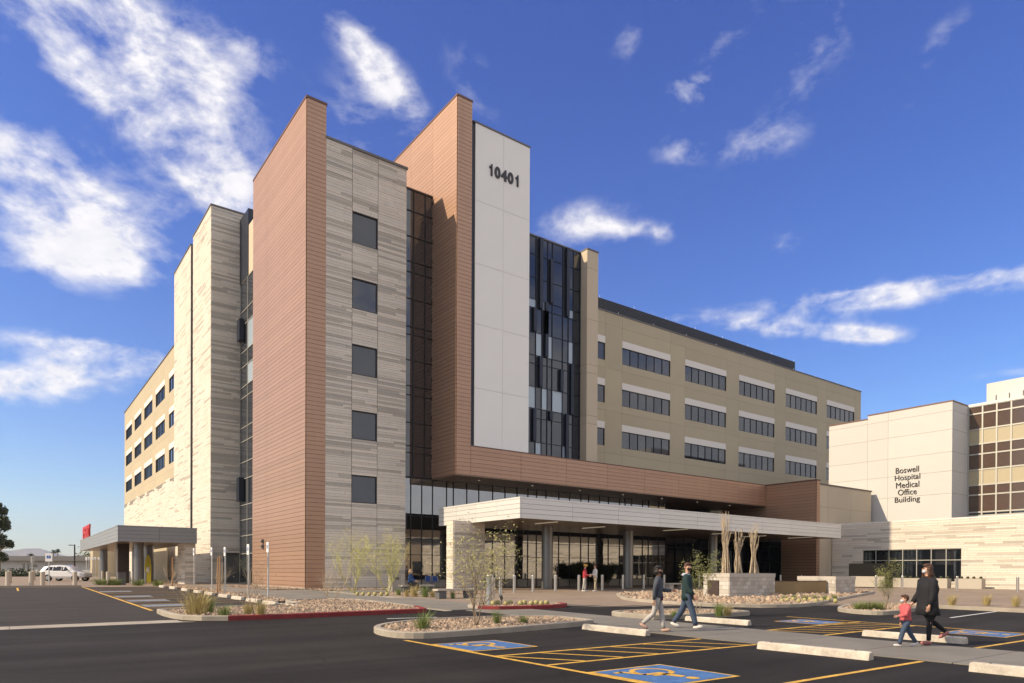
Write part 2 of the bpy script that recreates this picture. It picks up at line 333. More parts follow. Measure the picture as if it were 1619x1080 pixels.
class Fr:
    """a facade plane: kind 'S' (faces -Y, u = x) or 'W' (faces -X, u = y)"""
    def __init__(s, kind, at): s.k = kind; s.at = at
    def b(s, u0, u1, z0, z1, d0, d1):
        if s.k == 'S': return (u0, u1, s.at-d1, s.at-d0, z0, z1)
        return (s.at-d1, s.at-d0, u0, u1, z0, z1)
    def piece(s, name, m, parent, u0, u1, z0, z1, d0, d1, **kw): return piece(name, m, parent, *s.b(u0, u1, z0, z1, d0, d1), **kw)
    def add(s, mb, u0, u1, z0, z1, d0, d1, tone=None): mb.box(*s.b(u0, u1, z0, z1, d0, d1), tone=tone)
ORD = ['', 'first', 'second', 'third', 'fourth', 'fifth', 'sixth', 'seventh', 'eighth', 'ninth', 'tenth', 'eleventh', 'twelfth', 'thirteenth', 'fourteenth', 'fifteenth', 'sixteenth', 'seventeenth', 'eighteenth', 'nineteenth', 'twentieth']

def drape(mb, name, material, parent=None, **kw):                        # lay flat work on the gently sloping ground
    me = mb.mesh(name, material); bm = bmesh.new(); bm.from_mesh(me)
    for dist in (16, 46):
        bmesh.ops.bisect_plane(bm, geom=bm.verts[:]+bm.edges[:]+bm.faces[:], plane_co=DV*dist, plane_no=DV, dist=1e-5)
    for v in bm.verts: v.co.z += zg(v.co.x, v.co.y)
    bm.to_mesh(me); bm.free(); return link(name, me, parent, **kw)
def sheet(poly, off, name, material, **kw):
    b = MB(); ar = sum(poly[i][0]*poly[(i+1) % len(poly)][1]-poly[(i+1) % len(poly)][0]*poly[i][1] for i in range(len(poly)))
    b.face([(p[0], p[1], off) for p in (poly if ar > 0 else poly[::-1])]); return drape(b, name, material, **kw)
def rect(x0, x1, y0, y1): return [(x0, y0), (x1, y0), (x1, y1), (x0, y1)]
def offset_poly(poly, d):
    n = len(poly); ar = sum(poly[i][0]*poly[(i+1) % n][1]-poly[(i+1) % n][0]*poly[i][1] for i in range(n)); sg = 1 if ar > 0 else -1; out = []
    for i in range(n):
        p0, p1, p2 = Vector(poly[i-1]), Vector(poly[i]), Vector(poly[(i+1) % n])
        a = (p1-p0).normalized(); b = (p2-p1).normalized(); na = Vector((-a.y, a.x))*sg; nb = Vector((-b.y, b.x))*sg
        m = (na+nb)
        if m.length < 1e-6: m = na
        m.normalize(); out.append(tuple(p1 + m*d/max(.35, m.dot(na))))
    return out
def smooth_poly(poly, it=2):
    for _ in range(it):
        q = []
        for i in range(len(poly)):
            a = Vector(poly[i]); b = Vector(poly[(i+1) % len(poly)]); q += [tuple(a*.75+b*.25), tuple(a*.25+b*.75)]
        poly = q
    return poly
def inside(p, poly):
    c = False; n = len(poly)
    for i in range(n):
        a, b = poly[i], poly[(i+1) % n]
        if (a[1] > p[1]) != (b[1] > p[1]) and p[0] < (b[0]-a[0])*(p[1]-a[1])/(b[1]-a[1])+a[0]: c = not c
    return c

# ------------------------------------------------------------------ setting: ground
g = MB(); g.face([(-8000, -8000, -.03), (8000, -8000, -.03), (8000, 8000, -.03), (-8000, 8000, -.03)]); drape(g, 'ground', 'ground', kind='structure')
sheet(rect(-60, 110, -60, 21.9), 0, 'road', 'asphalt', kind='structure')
sheet(rect(-60, 9.1, 22.9, 57.5), 0, 'parking_lot', 'asphalt_old', kind='structure')
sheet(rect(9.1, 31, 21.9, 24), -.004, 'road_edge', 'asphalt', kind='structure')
b = MB(); 
for i in range(16): b.box(-60+i*4, -60+i*4+3.985, 21.9, 22.9, -.1, .006)
drape(b, 'gutter', 'curb', kind='structure')
# plaza in tan concrete, cast in bays
plaza_poly = [(16.0, 23.9), (18.4, 22.6), (19.2, 20.6), (23, 19.2), (24.2, 16.6), (28.4, 16.2), (30.6, 13.2), (30.6, -40), (64.6, -40), (64.6, 36.5), (62, 36.5), (62, 45.4), (16.8, 45.4), (16.0, 40)]
sheet(plaza_poly, .012, 'plaza_bed', 'walk', kind='structure')
plz = link('plaza', None, kind='structure')
b = MB(); bj = 3.0
for i in range(16, 65, 3):
    for j in range(-40, 46, 3):
        cx_, cy_ = i+1.5, j+1.5
        if all(inside(q, plaza_poly) for q in ((i, j), (i+3, j), (i, j+3), (i+3, j+3))) and not (cy_ < 0):
            bb = MB(); bb.box(i+.012, i+2.988, j+.012, j+2.988, 0, .03); drape(bb, 'slab', 'plaza', parent=plz)
bb = MB()
for i in range(32, 65*2):
    for j in range(-80, 91):
        x, y = i*.5, j*.5
        if not inside((x+.25, y+.25), plaza_poly): continue
        bi, bj_ = 16+3*((i*.5-16)//3), -40+3*((y+40)//3)
        full = all(inside(q, plaza_poly) for q in ((bi, bj_), (bi+3, bj_), (bi, bj_+3), (bi+3, bj_+3))) and not (bj_+1.5 < 0)
        if full: continue
        if all(inside(q, plaza_poly) for q in ((x, y), (x+.5, y), (x, y+.5), (x+.5, y+.5))): bb.face([(x, y, .03), (x+.5, y, .03), (x+.5, y+.5, .03), (x, y+.5, .03)])
drape(bb, 'plaza_edge', 'plaza', kind='structure')
sheet(rect(-60, 15.9, 57.5, 140), .006, 'north_plaza', 'plaza', kind='structure')
# sidewalk round the tower and path through the car park, slab by slab
sw = link('sidewalk', None, kind='structure')
def slabs(x0, x1, y0, y1, nx, ny, m='walk', parent=sw, top=.04):
    for i in range(nx):
        for j in range(ny):
            bb = MB(); a = x0+(x1-x0)*i/nx; c = y0+(y1-y0)*j/ny
            bb.box(a+.01, a+(x1-x0)/nx-.01, c+.01, c+(y1-y0)/ny-.01, -.05, top); drape(bb, 'slab', m, parent=parent)
sheet(rect(12.6, 16.0, 21.9, 45), .008, 'path_bed', 'curb', kind='structure')
slabs(10.4, 12.9, 31.2, 57.4, 1, 13)
path = link('path', None, kind='structure')
slabs(12.95, 15.95, -12, 14.6, 1, 14, parent=path, top=.02)
slabs(13.5, 15.95, 14.6, 21.9, 1, 4, parent=path, top=.02)
slabs(12.9, 15.95, 21.9, 31.2, 1, 5)
slabs(12.9, 15.0, 31.2, 43.8, 1, 6)
slabs(16.0, 23.0, 38.6, 41.6, 4, 1, top=.045)

def rocks(poly, n, s0, s1, z, name='gravel', m='rock', light=1.0):
    b = MB(); xs = [p[0] for p in poly]; ys = [p[1] for p in poly]; k = 0; tr = 0
    while k < n and tr < n*8:
        tr += 1; x = uni(min(xs), max(xs)); y = uni(min(ys), max(ys))
        if not inside((x, y), poly): continue
        k += 1; s = uni(s0, s1)*random.choice([.5, .7, .9, 1, 1.2, 1.9]); a = rnd()*6.28; t = random.choice([(.75, .72, .7), (1.0, .93, .86), (1.25, 1.12, 1.0), (.9, .76, .66), (.55, .5, .47), (1.4, 1.3, 1.2)])
        zz = z+zg(x, y); c = []
        for i in range(4):
            an = a+i*math.pi/2+uni(-.3, .3); rr = s*uni(.7, 1.1); c.append((x+rr*math.cos(an), y+rr*math.sin(an), zz+s*uni(.05, .3)))
        top = (x+uni(-.3, .3)*s, y+uni(-.3, .3)*s, zz+s*uni(.6, .95)); 
        for i in range(4): b.face((c[i], c[(i+1) % 4], top), t)
        for i in range(4):
            p, q = c[i], c[(i+1) % 4]; b.face(((p[0], p[1], zz-.02), (q[0], q[1], zz-.02), q, p), t)
    return b.obj(name, m, kind='stuff')
def island(poly, n=600, red=None, h=.15, w=.16, it=1, s=(.03, .06), name='kerb'):
    poly = smooth_poly(poly, it) if it else poly
    inn = offset_poly(poly, w); k = len(poly)
    for which in ((0, 1) if red else (0,)):
        b = MB()
        for i in range(k):
            j = (i+1) % k; mx, my = (poly[i][0]+poly[j][0])/2, (poly[i][1]+poly[j][1])/2
            if red and (bool(red(mx, my)) != (which == 1)): continue
            o0, o1, i0, i1 = poly[i], poly[j], inn[i], inn[j]
            ar = sum(poly[q][0]*poly[(q+1) % k][1]-poly[(q+1) % k][0]*poly[q][1] for q in range(k))
            L_ = lambda f: b.face(f if ar > 0 else f[::-1])
            L_([(*o0, 0), (*o1, 0), (*o1, h-.02), (*o0, h-.02)]); 
            m0 = (o0[0]*.88+i0[0]*.12, o0[1]*.88+i0[1]*.12); m1 = (o1[0]*.88+i1[0]*.12, o1[1]*.88+i1[1]*.12)
            L_([(*o0, h-.02), (*o1, h-.02), (*m1, h), (*m0, h)]); L_([(*m0, h), (*m1, h), (*i1, h), (*i0, h)]); L_([(*i0, h), (*i1, h), (*i1, 0), (*i0, 0)])
        drape(b, 'red_kerb' if which else name, 'red' if which else 'curb', kind='structure')
    sheet(inn, h-.05, 'planting_bed', 'soil', kind='structure')
    rocks(inn, int(n*1.25), s[0]*.82, s[1]*.82, h-.05)
    return inn
island([(4.0, 27.0), (3.9, 24.2), (4.2, 22.3), (5.5, 21.6), (11.5, 21.6), (11.9, 21.8), (12.4, 24), (12.45, 30.8), (9.4, 30.6), (9.2, 27.0)], 5200, red=lambda x, y: (x > 5.9 and y < 22.4) or (x > 11.4 and y < 23), it=1)
island([(7.0, 15.2), (7.2, 14.2), (8.2, 13.95), (13.2, 14.5), (13.5, 14.9), (13.5, 17.0), (10.3, 17.9), (8.3, 17.3), (7.3, 16.4)], 3000, it=2)
island([(16.1, 15.3), (16.3, 14.9), (20.0, 14.3), (20.7, 14.6), (20.6, 15.8), (19.6, 16.9), (17.2, 17.4), (16.1, 17.1)], 1100, it=2)
island([(24.2, 12.7), (24.3, 11.9), (25.5, 11.7), (31.2, 12.9), (31.3, 14.5), (29, 15.2), (25.2, 14.2)], 1200, it=2)
island([(14.0, 21.5), (16.5, 20.9), (18.2, 21.4), (18.4, 22.6), (16.0, 23.8), (14.3, 23.4)], 600, red=lambda x, y: y < 22.3, it=1)
BIG = [(24.8, 25.4), (23.2, 23.2), (22.8, 20.0), (23.6, 17.4), (26, 16.0), (28.8, 16.6), (34, 18.5), (46.5, 22.5), (44.0, 25.0), (36, 29.5), (28.5, 29.5)]
island(BIG, 5200, it=2, s=(.06, .13))
# kerb and strip along the right-hand drive
b = MB(); b.box(30.4, 30.56, -30, 13.0, 0, .15); drape(b, 'kerb', 'curb', kind='structure')
sheet(rect(30.56, 31.9, -30, 12.6), .05, 'planting_bed', 'soil', kind='structure'); rocks(rect(30.6, 31.8, 2, 12.6), 500, .03, .06, .05)
# gravel beds by the tower
for poly, n in ((rect(9.15, 10.35, 31, 57), 1500), (rect(13.0, 15.38, 45.0, 57), 600), (rect(15.4, 22.5, 42.0, 44.85), 1200), (rect(17.0, 23.6, 34.0, 37.9), 1500)):
    sheet(poly, .045, 'planting_bed', 'soil', kind='structure'); rocks(poly, n, .03, .06, .045)

# ------------------------------------------------------------------ paint on the asphalt
def paint(name, label, shapes, m, off=.004, parent=None, **kw):
    b = MB()
    for q in shapes:
        ar = sum(q[i][0]*q[(i+1) % len(q)][1]-q[(i+1) % len(q)][0]*q[i][1] for i in range(len(q))); b.face([(p[0], p[1], off) for p in (q if ar > 0 else q[::-1])])
    return drape(b, name, m, parent=parent, **({'kind': 'structure'} if parent is None else {}), **kw)
def ln(a, b, w=.1):
    a = Vector(a); b = Vector(b); d = (b-a).normalized(); n = Vector((-d.y, d.x))*w/2; return [tuple(a+n), tuple(b+n), tuple(b-n), tuple(a-n)]
paint('parking_line', '', [ln((7.05, 14.0), (7.05, -9), .11)], 'yellow')
for y in (10.45, 8.95, 5.55, .3): paint('parking_line', '', [ln((7.1, y), (12.85, y))], 'yellow')
paint('hatched_aisle', '', [ln((7.15+i*.93, 10.40), (7.98+i*.93, 9.0), .085) for i in range(6)], 'yellow')
for y in (10.85, 9.25, 5.9, 4.4): paint('parking_line', '', [ln((16.0, y), (20.9, y))], 'yellow')
paint('hatched_aisle', '', [ln((16.1+i*.8, 10.80), (16.9+i*.8, 9.3), .085) for i in range(6)], 'yellow')
paint('parking_line', '', [ln((20.95, 13.4), (20.95, -6), .11)], 'yellow')
paint('lane_line', '', [ln((25.2, 10.0), (30.3, 10.4), .1)], 'whitepaint')
paint('lane_line', '', [ln((9.4, 19.9), (11.0, 19.6), .14)], 'whitepaint')
def isa(x, y, s, up, right, label):
    """blue square with yellow border and wheelchair symbol painted on the asphalt"""
    def P(u, v): return (x+right[0]*u*s+up[0]*v*s, y+right[1]*u*s+up[1]*v*s)
    paint('accessible_mark_border', '', [[P(-.5, -.5), P(.5, -.5), P(.5, .5), P(-.5, .5)]], 'yellow', .004)
    paint('accessible_mark', '', [[P(-.455, -.455), P(.455, -.455), P(.455, .455), P(-.455, .455)]], 'blue', .008)
    sh = []
    for i in range(15):
        a0 = math.radians(75+i*19); a1 = math.radians(75+(i+1)*19); c = (-.02, -.16)
        sh.append([P(c[0]+.22*math.cos(a0), c[1]+.22*math.sin(a0)), P(c[0]+.22*math.cos(a1), c[1]+.22*math.sin(a1)), P(c[0]+.165*math.cos(a1), c[1]+.165*math.sin(a1)), P(c[0]+.165*math.cos(a0), c[1]+.165*math.sin(a0))])
    sh += [[P(-.07, .22), P(.02, .24), P(.06, -.02), P(-.05, -.02)], [P(-.05, .06), P(.16, .06), P(.16, .0), P(-.05, .0)], [P(-.05, -.02), P(.2, -.02), P(.2, -.09), P(-.05, -.09)],
           [P(.14, -.06), P(.2, -.03), P(.3, -.3), P(.23, -.33)], [P(.23, -.33), P(.25, -.27), P(.36, -.24), P(.36, -.3)],
           [P(-.03+.065*math.cos(i*math.pi/5), .33+.065*math.sin(i*math.pi/5)) for i in range(10)]]
    paint('accessible_symbol', '', sh, 'yellow', .012)
isa(7.92, 12.1, 1.62, (0, -1), (-1, 0), ''); isa(7.92, 7.15, 1.62, (0, -1), (-1, 0), '')
isa(19.6, 11.75, 1.5, (0, -1), (-1, 0), ''); isa(20.0, 7.15, 1.5, (0, -1), (-1, 0), ''); isa(19.9, 2.6, 1.5, (0, -1), (-1, 0), '')
paint('parking_line', '', [ln((4.05, 27.8), (4.05, 57), .12)], 'yellow')
paint('parking_line', '', [ln((4.1, y), (8.4, y)) for y in (29.4, 32.2, 34.0, 36.8, 38.6, 41.4, 44.2, 46.0, 48.8, 51.6, 54.4)], 'yellow')
for y in (31.0, 35.4, 40.0, 47.3): paint('faded_accessible_mark', '', [rect(4.2, 5.8, y-.8, y+.8)], 'glareblue', .006)  # distant pads, their whitening by glare painted in
paint('parking_line', '', [ln((4.05, 57), (-14, 57), .12), ln((-3, 57), (-3, 51)), ln((0.4, 57), (.4, 51)), ln((-6.4, 57), (-6.4, 51))], 'yellow')
bb = MB(); bb.box(-5, 4.0, 57.5, 57.75, 0, .14); drape(bb, 'kerb', 'curb', kind='structure')

# wheel stops
def stop_mesh(L_):
    b = MB(); w, h = .10, .15; pr = [(-w, 0), (w, 0), (w*.75, h*.85), (w*.5, h), (-w*.5, h), (-w*.75, h*.85)]
    for s in (0, 1):
        pass
    e = .03; k = 0
    for y, sc in ((-L_/2, .9), (-L_/2+e, 1), (L_/2-e, 1), (L_/2, .9)):
        b.v += [(p[0]*sc, y, p[1]*sc) for p in pr]
    for r in range(3):
        for i in range(6): j = (i+1) % 6; b.f.append((r*6+i, r*6+j, (r+1)*6+j, (r+1)*6+i)[::-1]); b.t.append(None)
    b.f.append((0, 1, 2, 3, 4, 5)); b.f.append((23, 22, 21, 20, 19, 18)); b.t += [None]*2
    return b.mesh('wheel_stop', 'stop')
SM = stop_mesh(2.3); SM2 = stop_mesh(1.8)
def bolts(o, L_):
    for s in (-.38, .38):
        b = MB(); b.lathe([(.022, 0), (.022, .012), (.012, .018)], 8, (0, s*L_, .148)); b.obj('anchor_bolt', 'darkbox', o)
near = [(12.25, 12.7, 'at the right end of the nearest island'), (12.25, 7.3, 'in the middle foreground, nearer side of path'), (12.25, 3.4, 'at the bottom right corner of the picture'),
        (16.85, 7.5, 'beyond the path, behind the adult and child'), (16.85, 13.1, 'beyond the path, right of the couple walking')]
for x, y, d in near:
    o = link('wheel_stop', SM, None, (x, y, zg(x, y)+.001), 'long pale concrete wheel stop ' + d, 'wheel stop', 'wheel stops beside the concrete path'); bolts(o, 2.3)
for i, y in enumerate((26.9, 29.3, 31.8, 34.4, 37.0, 40.2, 43.0, 46.6, 50.6, 54.6)):
    o = link('wheel_stop', SM2, None, (8.6, y, zg(8.6, y)+.001), '%s nearest of the short wheel stops in front of the sign posts' % ORD[i+1], 'wheel stop', 'wheel stops of the left parking row')
    if i < 5: bolts(o, 1.8)

# ------------------------------------------------------------------ the hospital
HP = thing('hospital_building', 'large five storey hospital with copper brown piers, banded stone towers and number 10401', 'building')
def stone_wall(F, u0, u1, z0, z1, parent, holes=(), name='stone_facing', top=None, dark=.34, seed=1, d=.09, ub=(), zb=()):
    rg = random.Random(seed); zs = sorted({z0, z1, *[q for q in zb if z0 < q < z1], *[h[2] for h in holes if z0 < h[2] < z1], *[h[3] for h in holes if z0 < h[3] < z1]})
    b = MB(); back = MB()
    def cut(a, c, za, zb):
        iv = [(a, c)]
        for h in holes:
            if h[2] < zb-1e-4 and h[3] > za+1e-4:
                nv = []
                for p, q in iv:
                    if h[1] <= p or h[0] >= q: nv.append((p, q)); continue
                    if p < h[0]: nv.append((p, h[0]))
                    if q > h[1]: nv.append((h[1], q))
                iv = nv
        return iv
    for k in range(len(zs)-1):
        for p, q in cut(u0, u1, zs[k], zs[k+1]): F.add(back, p, q, zs[k], zs[k+1], -.3, d-.035)
        z = zs[k]
        while z < zs[k+1]-1e-3:
            h = rg.choice([.13, .16, .2, .2]); zz = min(z+h, zs[k+1])
            if zs[k+1]-zz < .09: zz = zs[k+1]
            lim = (top(0) if False else None)
            band = rg.random(); pd = dark*1.5 if band < .4 else dark*.35
            segs = []
            for p, q in cut(u0, u1, z, zz):
                pts = [p]+[x for x in ub if p+.05 < x < q-.05]+[q]
                segs += [(pts[m_]+(.012 if m_ else 0), pts[m_+1]-(.012 if m_ < len(pts)-2 else 0)) for m_ in range(len(pts)-1)]
            for p, q in segs:
                u = p
                while u < q-1e-3:
                    L_ = rg.uniform(.9, 3.6); e = min(u+L_, q)
                    if q-e < .35: e = q
                    if top is None or zz <= top((u+e)/2):
                        dk = rg.random() < pd
                        t = rg.uniform(.64, .78) if dk else rg.uniform(.93, 1.05); w = rg.uniform(-.02, .02)
                        F.add(b, u+.006, e-.006, z+.006, zz-.006, d-.04, d+rg.choice([0, .004, .008, .012])-(.006 if dk else 0), tone=(t*(1.0+w), t*(.99), t*(.975-w)))
                    u = e
            z = zz
    pr = link(name, back.mesh(name, 'joint'), parent)
    b.obj('stone', 'stone', pr, kind='stuff'); return pr
def plank_wall(F, u0, u1, z0, z1, parent, step=.29, name='cladding', objs=True, cols=1, m='copper', mj='copper_dark', d=.06, holes=()):
    back = MB(); F.add(back, u0, u1, z0, z1, -.25, d-.03); pr = link(name, back.mesh(name, mj), parent)
    n = max(1, round((z1-z0)/step)); st = (z1-z0)/n; b = MB()
    for i in range(n):
        for c in range(cols):
            a = u0+(u1-u0)*c/cols; e = u0+(u1-u0)*(c+1)/cols; g1 = 0 if c == 0 else .008; g2 = 0 if c == cols-1 else .008
            if objs: F.piece('plank', m, pr, a+g1, e-g2, z0+i*st+.010, z0+(i+1)*st-.010, d-.03, d+.0005*((i*7+c*3) % 5))
            else: F.add(b, a+g1, e-g2, z0+i*st+.010, z0+(i+1)*st-.010, d-.03, d+.0005*((i*7+c*3) % 5))
    if not objs: b.obj('plank_courses', m, pr, kind='stuff')
    return pr
GZ = .25   # foot of walls
XP, YP = 15.4, 44.9
# copper pier at the front corner
FW1 = Fr('W', XP+.06); FS1 = Fr('S', YP+.06)
plank_wall(FW1, YP+.06, 57.2, GZ, 32.35, HP, name='copper_pier_west_face')
plank_wall(FS1, XP+.06, 16.72, GZ, 32.35, HP, name='copper_pier_south_face', objs=False)
b = MB(); b.box(XP+.32, 16.68, YP+.32, 57.15, GZ, 32.3); b.obj('pier_core', 'copper_dark', HP)
b = MB(); b.box(XP-.03, 16.78, YP-.03, 57.25, 32.35, 32.5); b.obj('pier_coping', 'cap_brown', HP)
b = MB(); b.box(XP-.02, XP+.3, YP+.02, 57, 0.2, .42); b.obj('pier_plinth', 'curb', HP)
for z in (3.75, 3.35):
    b = MB(); b.box(-.14, 0, -.1, .1, -.16, .16); b.box(-.2, -.14, -.05, .05, -.05, .05); b.obj('fire_bell' if z > 3.5 else 'fire_connection', 'darkbox', HP, loc=(XP-.0, 54.2, z))
# stone tower with five square windows
TW = [(18.55, 20.42, z0, z1) for z0, z1 in ((6.2, 8.1), (10.55, 12.5), (14.95, 17.0), (19.4, 21.5), (23.85, 26.0))]
FS2 = Fr('S', YP+.10)
stone_wall(FS2, 16.72, 22.6, GZ, 30.2, HP, TW, 'stone_tower_south_face', seed=3, ub=(18.55, 20.42), zb=(4.6, 9.3, 13.7, 18.2, 22.7, 27.4))
stone_wall(Fr('W', 16.74), YP+.3, 46, 27, 28, HP, (), 'stone_tower_side', seed=4)
b = MB(); b.box(16.8, 22.56, YP+.5, 60, GZ, 30.1); b.obj('tower_core', 'beige', HP)
b = MB(); b.box(16.7, 22.68, YP-.05, 60.2, 30.2, 30.36); b.obj('tower_coping', 'cap', HP)
def window(F, u0, u1, z0, z1, n, parent, fm='frame', gm='glass', rec=.12, tr=None, fw=.05, name='window', rows=1):
    b = MB(); d0 = -rec
    F.add(b, u0, u1, z0, z0+fw, d0-.06, d0+.05); F.add(b, u0, u1, z1-fw, z1, d0-.06, d0+.05)
    F.add(b, u0, u0+fw, z0+fw, z1-fw, d0-.06, d0+.05); F.add(b, u1-fw, u1, z0+fw, z1-fw, d0-.06, d0+.05)
    for i in range(1, n): u = u0+(u1-u0)*i/n; F.add(b, u-fw*.45, u+fw*.45, z0+fw, z1-fw, d0-.06, d0+.045)
    for j in range(1, rows): z = z0+(z1-z0)*j/rows; F.add(b, u0+fw, u1-fw, z-fw*.45, z+fw*.45, d0-.055, d0+.04)
    w = link(name, b.mesh(name, fm), parent)
    for i in range(n):
        a = u0+(u1-u0)*i/n; c = u0+(u1-u0)*(i+1)/n; F.piece('pane', random.choice([gm, gm, gm, 'glass_b', 'glass_c']), w, a+fw*.4, c-fw*.4, z0+fw*.8, z1-fw*.8, d0-.035, d0-.02)
    return w
for t in TW:
    window(FS2, *t, 1, HP, rec=.02, fw=.07, gm='glass_up'); 
# pier 2: copper pier + fascia band
X2, Y2, YG, ZT2 = 25.09, 42.09, 45.64, 35.0
FW2 = Fr('W', X2+.06); FS3 = Fr('S', Y2+.06)
plank_wall(FW2, Y2+.06, YG+.05, 8.44, 29.33, HP, name='second_pier_west_face')
plank_wall(FW2, Y2+.06, 52.6, 29.33, ZT2, HP, name='second_pier_upper_west_face', cols=3)
plank_wall(FS3, X2+.06, 26.31, 8.44, ZT2, HP, name='second_pier_south_face', objs=False)
b = MB(); b.box(X2+.32, 26.28, Y2+.32, YG, 8.5, ZT2-.05); b.box(X2+.32, 26.28, YG, 52.5, 29.4, ZT2-.05); b.obj('pier_core', 'copper_dark', HP)
b = MB(); b.box(X2-.03, 26.36, Y2-.03, 52.7, ZT2, ZT2+.14); b.obj('pier_coping', 'cap_brown', HP)
b = MB(); b.box(26.31, 26.62, Y2+.12, Y2+.9, 10.6, 33.85); b.obj('reveal_strip', 'fin', HP)
plank_wall(FS3, 26.33, 61.9, 8.44, 10.52, HP, name='fascia_band', cols=8, step=.297)
b = MB(); b.box(26.3, 61.9, Y2+.32, YG+.2, 10.4, 10.56); b.obj('band_roof', 'cap_brown', HP)
b = MB(); b.box(26.31, 61.9, Y2-.03, Y2+.14, 10.52, 10.58); b.obj('band_coping', 'cap_brown', HP)
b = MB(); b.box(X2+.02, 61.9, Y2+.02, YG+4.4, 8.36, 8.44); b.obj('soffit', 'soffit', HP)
for x in range(28, 60, 5):
    b = MB(); b.lathe([(.09, 0), (.09, -.03)], 10, (x, 43.6, 8.36)); b.obj('soffit_light', 'lamp', HP)
# white panel tower with the number
FP = Fr('S', Y2+.16)
back = MB(); FP.add(back, 26.62, 31.48, 10.56, 33.7, -.3, .08); wp = link('white_panel_backing', back.mesh('white_panel_backing', 'beige'), HP)
zz = [10.56, 14.75, 19.35, 23.7, 28.2, 33.7]
for i in range(5):
    for a, c in ((26.62, 29.07), (29.07, 31.5)):
        FP.piece('wall_panel', 'white_panel', wp, a+.007, c-.007, zz[i]+.009, zz[i+1]-.009, .10, .12)
b = MB(); b.box(31.2, 31.48, Y2+.3, YG+3, 10.56, 33.7); b.obj('panel_return', 'white_panel', HP)
b = MB(); b.box(26.5, 31.55, Y2+.0, YG+3, 33.7, 33.82); b.obj('panel_coping', 'cap', HP)
b = MB(); b.box(26.6, 31.3, Y2+.46, YG+3, 10.56, 33.7); b.obj('panel_core', 'beige', HP)
def text_mesh(s, size, ext=.05, bold=0.0, sp=1.0):
    cu = bpy.data.curves.new('text', 'FONT'); cu.body = s; cu.size = size; cu.extrude = ext; cu.offset = bold; cu.space_character = sp; cu.align_x = 'CENTER'
    o = bpy.data.objects.new('text', cu); COL.objects.link(o); dg = bpy.context.evaluated_depsgraph_get(); me = bpy.data.meshes.new_from_object(o.evaluated_get(dg)); bpy.data.objects.remove(o); return me
def fit_text(s, u0, u1, z0, z1, F, d, m, name, parent, ext=.05, bold=.02, flip=False, **kw):
    me = text_mesh(s, 1, ext, bold); xs = [v.co.x for v in me.vertices]; ys = [v.co.y for v in me.vertices]
    sx = (u1-u0)/(max(xs)-min(xs)); sy = (z1-z0)/(max(ys)-min(ys)); x0, y0 = min(xs), min(ys)
    for v in me.vertices:
        uu = (v.co.x-x0)*sx; z = z0+(v.co.y-y0)*sy; dd = d+ext+v.co.z
        if F.k == 'S': v.co = (u0+uu, F.at-dd, z)
        else: v.co = (F.at-dd, u1-uu, z)
    me.materials.clear(); me.materials.append(M[m]); return link(name, me, parent, **kw)
a = AY(771, 270, Y2); c = AY(822.5, 285, Y2)
zl, zh = AY(771, 275.5, Y2).z, AY(771, 257, Y2).z
sw_ = (c.x-a.x)/5; m0 = text_mesh('0', 1, 0, 0); w0 = max(v.co.x for v in m0.vertices)-min(v.co.x for v in m0.vertices)
for i, ch in enumerate('10401'):
    uc = a.x+sw_*(i+.5)
    if ch == '1':
        hh_ = zh-zl; b = MB(); pts = [(-.02, 0), (.20, 0), (.20, 1), (.06, 1), (.0, .88), (-.10, .80), (-.24, .77), (-.24, .64), (-.02, .66)]
        P_ = [(uc+p[0]*sw_*.95, zl+p[1]*hh_) for p in pts]; y_a, y_b = FP.at-.22, FP.at-.12; n_ = len(P_)
        b.face([(p[0], y_a, p[1]) for p in P_])
        for q_ in range(n_): p, r_ = P_[q_], P_[(q_+1) % n_]; b.face([(p[0], y_a, p[1]), (p[0], y_b, p[1]), (r_[0], y_b, r_[1]), (r_[0], y_a, r_[1])])
        b.obj('digit', 'letter', HP)
    else:
        me = text_mesh(ch, 1, 0, 0); wch = max(v.co.x for v in me.vertices)-min(v.co.x for v in me.vertices); wm = sw_*.88*wch/w0; fit_text(ch, uc-wm/2, uc+wm/2, zl, zh, FP, .12, 'letter', 'digit', HP, ext=.03, bold=.045)
# curtain walls
def grid_wall(F, us, zs, parent, name, gm, fm='frame', fw=.06, pale=(), rec=0, dep=.12, pane_mat=None, holes=()):
    b = MB(); us = list(us); zs = list(zs)
    for u in us: F.add(b, u-fw/2, u+fw/2, zs[0], zs[-1], rec-.08, rec+dep/2)
    for z in zs:
        for i in range(len(us)-1): F.add(b, us[i]+fw/2, us[i+1]-fw/2, z-fw/2, z+fw/2, rec-.07, rec+dep/2-.012)
    w = link(name, b.mesh(name, fm), parent)
    for i in range(len(us)-1):
        for j in range(len(zs)-1):
            m = gm
            if (i, j) in pale: m = 'glass_pale'
            if pane_mat: m = pane_mat(i, j)
            F.piece('pane', m, w, us[i]+fw*.4, us[i+1]-fw*.4, zs[j]+fw*.4, zs[j+1]-fw*.4, rec-.03, rec-.015+.002*((i*5+j*3) % 4))
    return w
FG = Fr('S', YG)
gz = [8.44, 10.2, 10.7, 12.39, 14.4, 15.07, 16.94, 18.81, 19.38, 21.41, 23.35, 24.12, 25.93, 27.8, 29.33]
grid_wall(FG, (22.66, 23.55, 24.5, 25.12), [gz[0], gz[1], gz[2], gz[3], gz[4], gz[5], gz[6], gz[7], gz[8], gz[9], gz[10], gz[11], gz[12], gz[13], gz[14]], HP, 'gap_curtain_wall', 'glass')
b = MB(); b.box(22.6, 25.2, YG-.03, YG+.4, 29.33, 29.45); b.obj('gap_coping', 'cap_brown', HP)
